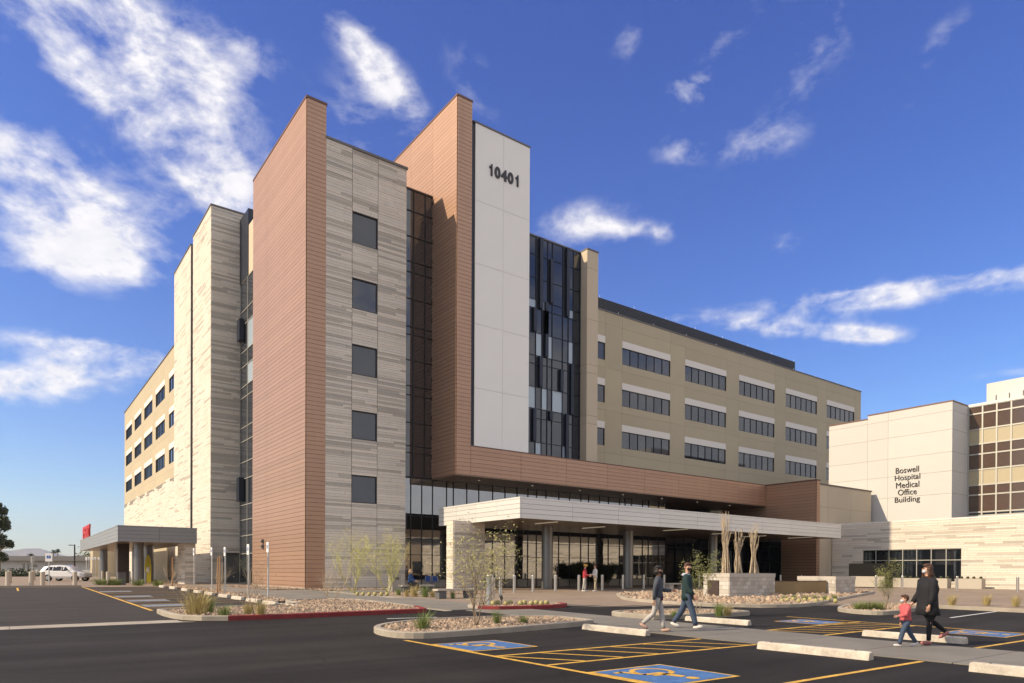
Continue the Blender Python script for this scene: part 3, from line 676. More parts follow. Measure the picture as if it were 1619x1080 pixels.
b = MB(); b.box(22.6, 25.4, YG+.1, YG+6, 0.3, 29.3); b.box(25.4, 61.9, YG+4.6, YG+8, .3, 29.2 if False else 10.4); b.obj('dark_interior', 'interior', HP)
ux = [31.5]+[AY(p, 500, YG).x for p in (847, 856.5, 865.5, 873, 889.5, 898.5, 906)]+[39.62]
uz = [10.5, 12.32, 14.3, 15.1, 16.9, 18.81, 19.5, 21.39, 23.4, 24.12, 25.92, 27.82, 29.3]
ux = [ux[0]] + [u for u in ux[1:]]
ux[0] = 33.2
ux = sorted(set(ux))
pale = {(1, 0), (7, 0), (3, 3), (5, 3), (1, 5), (3, 5), (7, 5), (2, 8), (7, 8), (6, 8)}
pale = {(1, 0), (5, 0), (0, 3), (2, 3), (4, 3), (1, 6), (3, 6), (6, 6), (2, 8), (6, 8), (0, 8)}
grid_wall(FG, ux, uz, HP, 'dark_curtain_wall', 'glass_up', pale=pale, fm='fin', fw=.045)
for (i, j0, j1) in ((0, 1, 3), (1, 4, 6), (2, 6, 8), (2, 7, 9), (3, 9, 11), (5, 0, 3), (4, 4, 5), (6, 3, 6), (5, 8, 12), (1, 8, 12), (3, 2, 3), (0, 7, 8)):
    FG.piece('projecting_fin', 'fin', HP, ux[i+1]-.36, ux[i+1]-.04, uz[j0]+.04, uz[j1]-.04, .065, .24)
b = MB(); b.box(31.3, 39.7, YG-.05, YG+.6, 29.3, 29.42); b.obj('curtain_coping', 'cap', HP)
b = MB(); b.box(31.3, 39.7, YG+.1, YG+8, 10.4, 29.28); b.obj('curtain_interior', 'interior', HP)
# beige fin
FF = Fr('S', 44.72+.06); FFW = Fr('W', 39.66+.06)
b = MB(); b.box(39.66+.05, 40.9, 44.77, 53.6, 10.5, 29.3); fn = b.obj('fin_wall', 'joint', HP)
for z0_, z1_ in zip([10.56, 14.4, 15.1, 18.8, 19.5, 23.4, 27.8][::1], [14.4, 15.1, 18.8, 19.5, 23.4, 27.8, 29.34][::1]):
    if z1_-z0_ < 1 and z0_ > 11: pass
    FF.piece('wall_panel', 'beige_fin', fn, 39.66, 40.93, z0_+.01, z1_-.01, .012, .06)
    FFW.piece('wall_panel', 'beige_fin', fn, 44.78, YG-.1, z0_+.01, z1_-.01, .012, .06)
b = MB(); b.box(39.63, 40.97, 44.68, 53.6, 29.34, 29.46); b.obj('fin_coping', 'cap', HP)
b = MB(); b.box(40.6, 40.93, 44.9, 53.4, 10.5, 29.3); b.obj('fin_side', 'beige_fin', HP)
# patient wing, south facade
YW = 53.4; FWg = Fr('S', YW+.05); ZR = 28.97
wx = [(47.6, 49.97)] + [(52.48+10.17*i, 60.11+10.17*i) for i in range(5)]
wz = [(23.86, 25.65), (19.38, 21.18), (14.88, 16.68)]
us = [41.0, 49.97]+[v for w in wx[1:] for v in w]+[102.7]
us = [41.0, 47.6, 49.97]+[v for w in wx[1:] for v in w]+[102.7]
zs = [10.2, 14.1, 14.88, 16.68, 17.39, 18.6, 19.38, 21.18, 21.93, 23.1, 23.86, 25.65, 26.36, 27.7, ZR]
wins = {(a, c): 1 for a, c in wx}
b = MB(); b.box(41.0, 102.7, YW+.3, YW+18, 0.3, ZR-.05); wg = b.obj('wing_core', 'beige', HP)
def eifs(F, us, zs, wx, wz, parent, m='beige', lint=.71, nwin=6, gm='glass_up'):
    b = MB(); F.add(b, us[0], us[-1], zs[0], zs[-1], -.30, -.27); bk = link('wall_backing', b.mesh('wall_backing', 'joint'), parent)
    isw = lambda a, c: any(abs(a-w[0]) < .02 and abs(c-w[1]) < .02 for w in wx)
    seams = [zs[0]]
    bands = []; z = zs[0]
    for i in range(len(us)-1):
        a, c = us[i], us[i+1]
        if isw(a, c):
            z = zs[0]
            for (z0, z1) in sorted(wz):
                nxt = [q for q in zs if abs(q-(z0-.77)) < .25]
                if z < z0-.8: F.piece('wall_panel', m, bk, a+.008, c-.008, z+.008, z0-.78, -.27, 0)
                F.piece('wall_panel', m, bk, a+.008, c-.008, z0-.765, z0-.002, -.27, 0)
                window(F, a+.002, c-.002, z0, z1, nwin if c-a > 4 else 2, parent, rec=.1, gm=gm)
                F.piece('lintel', 'lintel', bk, a+.006, c-.006, z1+.002, z1+lint, -.27, .012)
                z = z1+lint
            F.piece('wall_panel', m, bk, a+.008, c-.008, z+.008, zs[-2], -.27, 0); F.piece('wall_panel', m, bk, a+.008, c-.008, zs[-2]+.012, zs[-1], -.27, 0)
        else:
            brk = [zs[0]]+[z0-.77 for (z0, z1) in sorted(wz)]+[zs[-2], zs[-1]]
            for k in range(len(brk)-1): F.piece('wall_panel', m, bk, a+.008, c-.008, brk[k]+.006, brk[k+1]-.006, -.27, 0)
    return bk
eifs(FWg, us, zs, wx, wz, HP)
b = MB(); b.box(40.9, 102.8, YW-.0, YW+.5, ZR, ZR+.14); b.box(102.3, 102.8, YW+.5, YW+18, ZR, ZR+.14); b.obj('wing_coping', 'cap', HP)
b = MB()
for i in range(11): b.box(42, 86.5, YW+.9+.001*i, YW+1.05, ZR+.12+i*.15, ZR+.12+i*.15+.10)
b.obj('louvre_blades', 'louver', HP, kind='stuff')
b = MB(); b.box(42, 86.5, YW+1.12, YW+1.3, ZR, ZR+1.72); b.box(86.3, 86.5, YW+1.3, YW+9, ZR, ZR+1.72); b.obj('louvre_screen', 'louver', HP)
for i in range(9): b = MB(); b.tube((0, 0, 0), (0, 0, .45), .02, .01, 5); b.obj('lightning_rod', 'signwhite', HP, loc=(45+i*5.2, YW+1.2, ZR+1.7))
for i in range(11): b = MB(); b.tube((0, 0, 0), (0, 0, .3), .02, .01, 5); b.obj('lightning_rod', 'signwhite', HP, loc=(46.5+i*5.5, YW+.2, ZR+.1))
# brown recess wall and beige block at the end of the band
YR = 36.51
plank_wall(Fr('W', 61.98), YR+.06, 47.5, 4.9, 10.48, HP, name='copper_return_wall', cols=2, step=.31)
plank_wall(Fr('W', 61.98), YR+.06, 40.3, GZ, 4.9, HP, name='copper_lower_return', objs=False)
plank_wall(Fr('S', YR+.06), 61.98, 62.55, GZ, 10.48, HP, name='copper_return_end', objs=False)
b = MB(); b.box(62.2, 62.56, YR+.1, 47.5, GZ, 10.45); b.obj('return_core', 'copper_dark', HP)
b = MB(); b.box(61.88, 62.6, YR-.03, 53, 10.48, 10.6); b.obj('return_coping', 'cap_brown', HP)
FB = Fr('S', YR+.1); b = MB(); b.box(62.6, 72.5, YR+.12, 53.3, GZ, 10.1); bk = b.obj('beige_block', 'beige', HP)
for a, c in ((62.58, 64.0), (64.0, 68.4), (68.4, 72.55)):
    for z0_, z1_ in ((GZ, 4.0), (4.0, 8.0), (8.0, 10.15)): FB.piece('wall_panel', 'beige_fin', bk, a+.008, c-.008, z0_+.008, z1_-.008, -.01, .04)
b = MB(); b.box(62.57, 72.65, YR-.0, 53.3, 10.15, 10.28); b.obj('block_coping', 'cap', HP)
# ground-floor shop front behind the canopy
su = [22.66, 23.4, 24.3, 25.2, 26.4, 27.0, 28.2, 29.3, 30.6, 31.8, 33.0, 34.1, 35.0, 36.0, 37.4, 38.6, 39.9, 40.8, 42.1, 43.2, 44.6, 45.3, 46.1, 47.6, 48.4, 49.8, 50.8]
grid_wall(FG, su, [.3, .95, 2.75, 3.9, 5.6, 8.36], HP, 'lobby_glazing', 'glass', dep=.10, fw=.04, pane_mat=lambda i, j: 'bench' if j == 0 else 'glass_lobby')
grid_wall(Fr('S', YG+3.6), [50.8+i*1.39 for i in range(9)], [.3, 2.7, 4.2, 8.36], HP, 'entry_glazing', 'glass', dep=.16)
grid_wall(Fr('W', 61.95), [40.3, 41.6, 42.9, 44.2, 45.5, 46.8, 48.2], [.3, 2.7, 4.2, 4.9], HP, 'side_glazing', 'glass', dep=.1)
b = MB(); b.box(50.75, 50.95, YG, YG+3.6, .3, 8.36); b.obj('entry_return', 'frame', HP)
# narrow west-facing glazing between the pier and the north tower
FN = Fr('W', 18.8); XW, YWT = 16.0, 74.4
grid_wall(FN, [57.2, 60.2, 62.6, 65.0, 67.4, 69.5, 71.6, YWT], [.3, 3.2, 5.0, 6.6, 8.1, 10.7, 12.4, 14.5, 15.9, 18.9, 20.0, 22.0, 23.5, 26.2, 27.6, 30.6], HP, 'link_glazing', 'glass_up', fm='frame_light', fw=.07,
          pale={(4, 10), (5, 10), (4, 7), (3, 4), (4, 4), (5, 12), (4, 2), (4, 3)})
b = MB(); b.box(18.9, 24, 57.2, YWT, .3, 30.7); b.obj('link_interior', 'interior', HP)
b = MB()
for pa_, pb_ in ((531, 497), (790, 752)): b.box(18.25, 18.72, 72.6, 73.6, AX(389, pa_, 18.5).z, AX(389, pb_, 18.5).z)
b.obj('projecting_fin', 'fin', HP)
b = MB(); b.box(18.78, 19.6, 66, 71.3, 30.62, AX(400, 347, 18.8).z); b.obj('penthouse_wall', 'beige_fin', HP); b = MB(); b.box(18.72, 19.6, 71.3, YWT+.2, 30.62, 37.2); b.obj('penthouse_slot', 'fin', HP)
# north stone tower
YN1 = 93.7; ZN = 37.9
FNW = Fr('W', XW+.1); slot = (82.9, 84.1)
stone_wall(FNW, YWT+.06, slot[0], GZ, ZN, HP, (), 'north_tower_west_face', dark=.12, seed=11)
stone_wall(FNW, slot[1], YN1, GZ, ZN-.35, HP, (), 'north_tower_second_west_face', dark=.12, seed=12)
DOOR = (17.0, 18.55, GZ, 3.35)
xe = AY(388.6, 500, YWT).x
stone_wall(Fr('S', YWT+.1), XW+.02, xe, GZ, ZN, HP, [(xe-2.1, xe-.45, GZ, 3.3)], 'north_tower_south_face', dark=.5, seed=13)
Fr('S', YWT+.1).piece('service_door', 'darkbox', HP, xe-2.08, xe-.47, GZ, 3.28, -.2, -.12)
b = MB(); b.box(XW+.2, xe-.05, YWT+.4, slot[0]-.05, GZ, ZN-.05); b.box(XW+1.0, xe, slot[0]-.05, YN1, GZ, ZN-.5); b.obj('north_tower_core', 'interior', HP)
b = MB(); b.box(XW-.06, xe+.06, YWT-.06, slot[0], ZN, ZN+.16); b.box(XW-.06, xe+.06, slot[1], YN1+.05, ZN-.35, ZN-.2); b.obj('north_tower_coping', 'cap', HP)
b = MB(); b.box(XW+.1, xe, YN1-.2, YN1+.0, GZ, ZN-.4); b.obj('north_tower_end', 'joint', HP)
# north wing, west facade
FNG = Fr('W', XW+.08)
wy = [(93.75, 97.5), (100.5, 107.5), (110.3, 117.7), (120.5, 127.7), (130.7, 138.1)]
nus = [93.7, 97.5]+[v for w in wy[1:] for v in w]+[139.9]; nus[0] = 93.75
stepz = lambda y: 13.1 if y < 97.5 else (12.4 + (.5 if int(y/3.2) % 2 else 0))
eifs(FNG, nus, [12.9, 27.7, ZR], wy, wz, HP, m='beige')
b = MB(); b.box(XW+.5, 40, YN1, 139.8, GZ, ZR-.05); b.obj('north_wing_core', 'beige', HP)
b = MB(); b.box(XW-.0, XW+.6, YN1, 140, ZR, ZR+.14); b.obj('north_wing_coping', 'cap', HP)
stone_wall(FNG, YN1, 139.9, GZ, 13.2, HP, (), 'north_wing_stone_base', dark=.1, seed=15, top=lambda u: 12.3+.9*(((int(u/2.6)*37) % 10)/10), d=.03)
b = MB(); b.box(XW-4.5, XW+.3, 141, 146, .3, 7.2); b.obj('north_annex', 'beige', HP)
b = MB(); b.box(XW-1, XW+6, 139.9, 170, .3, 8.6); b.obj('north_low_block', 'beige', HP)

# ------------------------------------------------------------------ entrance canopy (part of the hospital)
def canopy(x0, x1, y0, y1, z0, z1, name, rows, cw, cs, soffit='canopy_soffit', pm='canopy'):
    b = MB(); b.box(x0+.1, x1-.1, y0+.1, y1, z0+.06, z1-.06); c = b.obj(name, 'cap', HP)
    n = rows; st = (z1-z0-.1)/n
    for F, u0, u1, k in ((Fr('S', y0+.1), x0+.1, x1, cs), (Fr('W', x0+.1), y0, y1, cw)):
        for i in range(n):
            for j in range(k): F.piece('fascia_panel', pm, c, u0+(u1-u0)*j/k+.008, u0+(u1-u0)*(j+1)/k-.008, z0+i*st+.009, z0+(i+1)*st-.009, 0, .1)
    b = MB(); b.box(x0-.02, x1+.02, y0-.02, y0+.1, z1-.1, z1); b.box(x0-.02, x0+.1, y0+.1, y1, z1-.1, z1); b.box(x1-.1, x1+.02, y0+.1, y1, z0, z1); b.obj('canopy_coping', pm, c)
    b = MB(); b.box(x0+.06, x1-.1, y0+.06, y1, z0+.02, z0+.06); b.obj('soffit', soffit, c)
    b = MB(); b.box(x0+.1, x1-.1, y0+.1, y1, z1-.06, z1-.02); b.obj('canopy_roof', 'cap', c)
    return c
CN = canopy(24.31, 60.68, 33.33, 43.1, 4.75, 6.03, 'main_canopy', 4, 4, 9)
for px in (865, 993, 1127):
    x = AY(px, 900, 38.4).x; b = MB(); b.lathe([(.40, 0), (.40, 4.5)], 28, (x, 38.4, .27)); b.obj('column', 'column', CN, smooth=False)
for (x, y) in ((28, 35.5), (33.5, 37), (40, 35.0), (46.5, 35.5), (52, 36.5), (57.0, 35.2)):
    b = MB(); b.box(x, x+.06, y-1.2, y+1.2, 4.73, 4.77); b.obj('strip_light', 'lamp', CN)
PR = stone_wall(Fr('S', 38.79+.09), 22.98+.03, 25.39, GZ, 4.85, HP, (), 'entrance_stone_pier', dark=.4, seed=21, d=.09)
stone_wall(Fr('W', 22.98+.09), 38.79+.06, 39.7, GZ, 4.85, HP, (), 'entrance_pier_west_face', dark=.1, seed=22, d=.09)
b = MB(); b.box(22.98+.12, 25.35, 38.9, 39.68, GZ, 4.83); b.obj('pier_core', 'joint', HP)
# emergency canopy
EC = canopy(7.11, 13.1, 66.0, 104.3, 3.87, 5.22, 'emergency_canopy', 4, 6, 2, pm='canopy_er')
for (x, y) in ((9.3, 71), (10.8, 76), (9.3, 84), (11.5, 90), (9.0, 97)):
    b = MB(); b.lathe([(.42, 0), (.42, 3.65)], 20, (x, y, .3)); b.obj('column', 'column', EC)
b = MB(); b.box(7.8, 8.7, 72.3, 73.2, .3, 3.9); b.obj('kiosk_pier', 'copper_dark', EC)
stone_wall(Fr('S', 66.6), 12.25, 13.1, GZ, 3.9, HP, (), 'emergency_stone_pier', dark=.4, seed=31)
stone_wall(Fr('W', 12.3), 66.52, 69.6, GZ, 3.9, HP, (), 'emergency_pier_west_face', dark=.1, seed=32)
b = MB(); b.box(12.3, 13.05, 66.6, 69.5, GZ, 3.85); b.obj('pier_core', 'joint', HP)
b = MB(); b.box(15.1, 15.2, 93, 104, .3, 5); b.obj('emergency_wall', 'beige', HP)
y1 = AX(131.5, 845, 7.3).y; y0 = AX(142, 845, 7.3).y; zt = AX(142, 836.5, 7.3).z
fit_text('EMERGENCY', y0, y1, 5.26, 6.75, Fr('W', 7.4), 0, 'signred', 'sign_lettering', HP, ext=.08, bold=.03, label='red raised letters standing on the emergency canopy edge')

# ------------------------------------------------------------------ medical office building with stone base
OF = thing('office_building', 'white panelled medical office building with bronze window bands over a stone base', 'building')
XS = 64.8; FO = Fr('W', XS+.1)
oy0, oy1 = AX(1520, 880, XS).y, AX(1364, 880, XS).y
OW = (oy0, oy1, .85, 3.75)
stone_wall(FO, -30, YR+.0, .1, 6.25, OF, [OW], 'stone_base_wall', dark=.22, seed=41)
b = MB(); b.box(XS-.02, XS+.6, -30, YR, 6.25, 6.38); b.obj('base_coping', 'lintel', OF)
w = grid_wall(FO, [oy0+(oy1-oy0)*i/7 for i in range(8)], [.87, 2.75, 3.73], OF, 'base_window', 'glass', fm='frame_light', fw=.06, rec=.0)
b = MB(); b.box(XS+.35, XS+.5, oy0-.3, oy1+.3, .5, 4); b.obj('base_interior', 'interior', OF)
b = MB(); b.box(XS+.5, 90, -30, YR, 5.9, 6.1); b.obj('base_roof', 'cap', OF)
XO = 73.2; FOW = Fr('W', XO+.1)
oya = AX(1506, 650, XO).y; oyb = AX(1372, 660, XO).y; oyc = AX(1311, 680, XO).y; zt1 = AX(1506, 634.3, XO).z; zt2 = AX(1371, 664, XO).z

rowsz = [6.1]+sorted(AX(1506, p, XO).z for p in (819, 779.5, 744, 713.5, 678, 648.5))+[zt1]
b = MB(); FOW.add(b, oya+.15, oyb, 6.1, zt1-.05, -.4, .07); FOW.add(b, oyb, oyc, 6.1, zt2-.05, -.4, .07); ob = b.obj('office_wall', 'beige', OF)
for i in range(len(rowsz)-1):
    FOW.piece('wall_panel', 'office', ob, oya, (oya+oyb)/2+2-.01, rowsz[i]+.012, rowsz[i+1]-.012, .07, .1); FOW.piece('wall_panel', 'office', ob, (oya+oyb)/2+2+.01, oyb-.01, rowsz[i]+.012, rowsz[i+1]-.012, .05, .1)
    FOW.piece('wall_panel', 'office', ob, oyb+.01, oyc, rowsz[i]+.012, min(rowsz[i+1], zt2)-.012, .05, .1) if rowsz[i] < zt2-.2 else None
xo2 = AY(1530.6, 650, oya).x; FOS = Fr('S', oya+.1)
for i in range(len(rowsz)-1): FOS.piece('wall_panel', 'office', ob, XO+.1, xo2, rowsz[i]+.012, rowsz[i+1]-.012, .05, .1)
b = MB(); b.box(XO+.12, xo2, oya+.06, oyc, 6.1, zt2-.1); b.box(XO+.12, xo2, oya+.06, oyb, zt2-.1, zt1-.1); b.obj('office_core', 'office', OF)
b = MB(); b.box(XO-.04, xo2+.02, oya-.04, oyb, zt1, zt1+.12); b.box(XO-.04, xo2, oyb, oyc+.02, zt2, zt2+.12); b.obj('office_coping', 'cap_brown', OF)
FX = Fr('W', xo2); zr = sorted(AX(1553, p, xo2).z for p in (815, 809.5, 782, 766.5, 742, 717.5, 701.5, 678, 653, 641))
cols = sorted([AX(p, 740, xo2).y for p in (1531, 1553, 1575.5, 1598.5, 1622, 1646, 1671, 1697, 1724)])
def om(i, j):
    r = j % 9
    return {0: 'glass', 3: 'blind', 6: 'blind'}.get(r, 'glass_bronze')
zr = [6.1]+zr
def om(i, j): return {0: 'interior', 1: 'glass', 2: 'glass_bronze', 3: 'glass_bronze', 4: 'blind', 5: 'glass_bronze', 6: 'glass_bronze', 7: 'blind'}.get(j, 'glass_bronze')
grid_wall(FX, cols, zr, OF, 'office_glazing', 'glass_bronze', fm='frame_light', fw=.13, pane_mat=om)
b = MB(); b.box(xo2+.1, xo2+14, cols[0], oyc, 6.1, zr[-1]); b.obj('office_glazing_core', 'interior', OF)
b = MB(); b.box(xo2-.1, xo2+14, cols[0], oya-.06, zr[-1]+.0, zr[-1]+.25); b.obj('office_parapet', 'lintel', OF)
for p in (1573, 1594, 1616): q = AX(p, 640, xo2); b = MB(); b.tube((0, 0, 0), (0, 0, .6), .05, .05, 6); b.obj('roof_vent', 'darkbox', OF, loc=(xo2+.3, q.y, zr[-1]+.25))
q0 = AX(1560, 607, xo2+6); b = MB(); b.box(xo2+6, xo2+14, q0.y-25, q0.y, 18, q0.z); b.obj('roof_penthouse', 'office', OF)
txt = [('Boswell', 1416.5, 1453, 746.5), ('Hospital', 1415, 1455, 758.3), ('Medical', 1417, 1453.5, 770), ('Office', 1420, 1449.5, 781.5), ('Building', 1415, 1454.5, 793.3)]
for i, (s, pa, pb, py) in enumerate(txt):
    ya = AX(pb, py, XO).y; yb = AX(pa, py, XO).y; zb = AX((pa+pb)/2, py, XO).z; hh = AX((pa+pb)/2, py-9, XO).z-zb
    if s in ('Hospital', 'Building'): zb -= hh*.22; hh *= 1.22
    fit_text(s, ya, yb, zb-.05, zb+hh*.92, FOW, .1, 'letter', 'sign_lettering', OF, ext=.03, bold=0, label='%s line of dark raised lettering' % ORD[i+1])
# low planter boxes below the office window
for (y0_, y1_, x) in ((oy0+.3, oy0+6.2, XS-1.6), (oy0-2.2, oy0-.2, XS-1.4)):
    t = thing('planter_box', 'low pale %s planter box below the office window' % ('long' if y1_-y0_ > 4 else 'short'), 'planter', (x, (y0_+y1_)/2, .3)); h = (y1_-y0_)/2
    b = MB(); b.box(-.4, .4, -h, h, 0, .85); b.obj('box', 'bench', t); b = MB(); b.box(-.33, .33, -h+.07, h-.07, .85, .87); b.obj('soil', 'soil', t)
    for k in range(int(h*4)): b = MB(); b.ell((0, 0, .07), (.13, .13, .12), 7, 5); b.obj('succulent', 'leaf_dark', t, loc=(uni(-.15, .15), -h+.2+k*.5*.98, .87))
q = G(1362, 930); t = thing('block_enclosure', 'grey block service enclosure with pale gate beside the stone wall', 'enclosure', (q.x+1.5, q.y, .3))
b = MB(); b.box(-.6, .6, -1.6, 1.6, 0, 2.1); b.obj('block_wall', 'cmu', t); b = MB(); b.box(-.65, -.6, -1.5, 1.4, .1, 1.0); b.obj('gate', 'bench', t)

# ------------------------------------------------------------------ block planters and bronze wall on the big island
def block_planter(x0, x1, y0, y1, h, label):
    z = zg((x0+x1)/2, (y0+y1)/2)+.06; t = thing('block_planter', label, 'planter', (x0, y0, z)); w, l = x1-x0, y1-y0; rows = round(h/.2)
    b = MB(); b.box(.05, w-.05, .05, l-.05, 0, h-.06); b.obj('core', 'joint', t)
    for r in range(rows-1):
        for F, L_ in ((Fr('S', .05), w), (Fr('W', .05), l)):
            u = 0 if F.k == 'S' else .05; st = 0 if r % 2 else .2
            e = u+(.2 if r % 2 else .4)
            while u < L_-.01:
                e = min(e, L_)
                if L_-e < .08: e = L_
                F.piece('block', ('cmu', 'cmu2', 'cmu3')[random.choice([0, 0, 1, 2])], t, u+.005, e-.005, r*h/rows+.005, (r+1)*h/rows-.005, 0, .05+random.choice([0, .006]))
                u = e; e = u+.4
    b = MB(); b.box(-.02, w+.02, -.02, l+.02, h*(rows-1)/rows, h); b.obj('cap_course', 'cmu', t)
    b = MB(); b.box(.2, w-.2, .2, l-.2, h, h+.012); b.obj('soil', 'soil', t)
    return t
M['cmu'] = mat('pale_block', (.47, .43, .38), .9, grain=(25, .15), bump=(30, .6)); M['cmu2'] = mat('mid_block', (.40, .36, .315), .9, grain=(25, .15), bump=(30, .6)); M['cmu3'] = mat('light_block', (.55, .515, .465), .9, grain=(25, .15), bump=(30, .6))
pa = G(1153, 947.5); pb = AY(1225, 940, pa.y); pc = AX(1112, 940, pa.x)
BP = block_planter(pa.x, pb.x, pa.y, min(pc.y, pa.y+4.2), 1.25, 'larger split face block planter holding three dry ocotillo bundles')
pd = AX(1128, 940, pa.x).y; b = MB(); b.box(-.06, .0, -.35, .35, .05, .85); t = b.obj('bronze_spout_box', 'copper_dark', None, loc=(pa.x-.0, pd, zg(pa.x, pd)+.1)); t['label'] = 'dark bronze box set into the west side of the larger block planter'; t['category'] = 'water spout'
pe = G(1321, 942.5); pf = AY(1352, 940, pe.y)
block_planter(pe.x, pf.x, pe.y, pe.y+2.4, 1.05, 'smaller split face block planter right of the bronze wall')
wl = thing('bronze_wall', 'low bronze metal wall between the two block planters', 'wall', (pb.x+.1, pa.y+.6, zg(pb.x, pa.y)+.05))
L_ = (Vector((pe.x-.1, pe.y+.5))-Vector((pb.x+.1, pa.y+.6))); wl.rotation_euler[2] = math.atan2(L_.y, L_.x)
b = MB(); b.box(0, L_.length, 0, .12, 0, .82); b.obj('metal_sheet', 'bronze', wl); b = MB(); b.box(-.01, L_.length+.01, -.02, .14, .82, .85); b.obj('top_rail', 'copper_dark', wl)

# ------------------------------------------------------------------ vegetation
def branch_tree(seed, h, spread, trunks, levels, r0, leaf, wood_m, leaf_m, leafn=6, leafs=.05, lean=.3, up=.35, kink=.25, seglen=.28, first=.25):
    rg = random.Random(seed); wb = MB(); lb = MB()
    def leafat(p):
        for _ in range(leafn):
            q = p+Vector((rg.gauss(0, 1), rg.gauss(0, 1), rg.gauss(0, 1)))*leafs*1.6; a = Vector((rg.gauss(0, 1), rg.gauss(0, 1), rg.gauss(0, 1))).normalized(); c = a.orthogonal().normalized()
            L = leafs*rg.uniform(.7, 1.5); w = L*.3; lb.face([q-a*L, q+c*w, q+a*L, q-c*w])
    def grow(p, d, L, r, lv):
        n = max(2, int(L/(seglen*h/3))); q = p
        for i in range(n):
            d = (d+Vector((rg.gauss(0, kink), rg.gauss(0, kink), rg.gauss(0, kink)*.5+up*.25))).normalized(); e = q+d*(L/n); ra = r*(1-.6*i/n); rb = r*(1-.6*(i+1)/n)
            wb.tube(q, e, ra, rb, 5 if lv == 0 else 3)
            if lv > 0 and leaf and rg.random() < leaf: leafat(e)
            if lv < levels and i >= (1 if lv else int(n*first)):
                for _ in range(rg.choice([1, 1, 2])):
                    o = Vector((rg.gauss(0, 1), rg.gauss(0, 1), 0)).normalized(); nd = (d*.7+o*spread*rg.uniform(.6, 1.2)+Vector((0, 0, up))).normalized(); grow(e, nd, L*rg.uniform(.45, .7), rb*.65, lv+1)
            q = e
    for k in range(trunks):
        a = 6.283*k/trunks+rg.random(); d = Vector((math.cos(a)*lean*(1 if trunks > 1 else .3), math.sin(a)*lean*(1 if trunks > 1 else .3), 1)).normalized(); grow(Vector((math.cos(a)*.04, math.sin(a)*.04, 0)), d, h*rg.uniform(.55, .75), r0, 0)
    zmax = max(v[2] for v in wb.v); k = h/zmax
    for m_ in (wb, lb): m_.v = [(v[0]*k, v[1]*k, v[2]*k) for v in m_.v]
    return wb, lb, wood_m, leaf_m
def plant(name, label, cat, loc, spec, group=None):
    t = thing(name, label, cat, loc, 0, group); wb, lb, wm, lm = spec
    wb.obj('trunk' if 'tree' in name else 'stems', wm, t)
    if lb.f: lb.obj('foliage', lm, t)
    return t
def at(px, py, off=0): q = G(px, py, off); return q
plant('palo_verde_tree', 'smaller yellow green palo verde tree against the stone tower, left of the other', 'tree', at(559, 937, .04), branch_tree(5, 3.9, .5, 3, 4, .05, .5, 'bark_g', 'leaf_y', leafn=3, leafs=.045, lean=.36, seglen=.22, up=.5), 'palo verde trees')
plant('palo_verde_tree', 'fuller yellow green palo verde tree right of its twin, beside the seated woman', 'tree', at(614, 937.5, .04), branch_tree(8, 4.3, .5, 4, 4, .055, .55, 'bark_g', 'leaf_y', leafn=3, leafs=.045, lean=.38, seglen=.22, up=.5), 'palo verde trees')
plant('bare_shrub', 'bare twiggy shrub in the red kerbed island in front of the copper pier', 'shrub', at(524, 955, .1), branch_tree(21, 2.1, .55, 7, 3, .018, 0, 'drybark', 'leaf', lean=.5))
plant('young_tree', 'thin young tree with sparse leaves at the left end of the red kerbed island', 'tree', at(400, 972, .1), branch_tree(31, 2.15, .6, 1, 4, .024, .22, 'bark', 'leaf', leafn=2, leafs=.03, first=.15))
plant('young_tree', 'sparse leafy young tree in the nearest island before the stone pier', 'tree', at(753, 989, .1), branch_tree(42, 2.85, .6, 4, 3, .026, .8, 'bark', 'leaf_s', leafn=4, leafs=.05, lean=.42, up=.4))
plant('bare_shrub', 'bare staked shrub left of the emergency canopy pillar', 'shrub', at(270, 928, .04), branch_tree(51, 2.4, .5, 5, 3, .018, 0, 'drybark', 'leaf', lean=.4))
plant('bare_shrub', 'bare shrub tied to two stakes among the sign posts', 'shrub', at(345, 937, .04), branch_tree(52, 2.2, .5, 6, 3, .016, 0, 'drybark', 'leaf', lean=.45))
plant('bare_shrub', 'low leafy shrub behind the sign posts beside the dark glazing', 'shrub', at(405, 941, .04), branch_tree(53, 2.5, .6, 5, 3, .016, .4, 'bark', 'leaf', leafn=2, leafs=.035, lean=.5))
plant('leafy_shrub', 'upright leafy shrub with yellow green leaves behind the man in a teal coat', 'shrub', at(1102, 972, .1), branch_tree(61, 2.15, .55, 3, 4, .02, .9, 'bark', 'leaf', leafn=5, leafs=.045, lean=.3, first=.45))
plant('leafy_shrub', 'small leafy tree in the right hand island beside the adult in black', 'shrub', at(1400, 964, .1), branch_tree(62, 1.9, .6, 2, 4, .02, .9, 'bark', 'leaf', leafn=4, leafs=.04, lean=.4))
for i, px in enumerate((922, 940, 958)):
    plant('dark_shrub', '%s dark leafy shrub against the lobby glass' % ('left', 'middle', 'right')[i], 'shrub', (AY(px, 900, 44.4).x, 44.4, .3), branch_tree(70+i, 2.1, .6, 5, 3, .02, 1.0, 'bark', 'leaf_dark', leafn=10, leafs=.09, lean=.4), 'dark shrubs by the lobby glass')
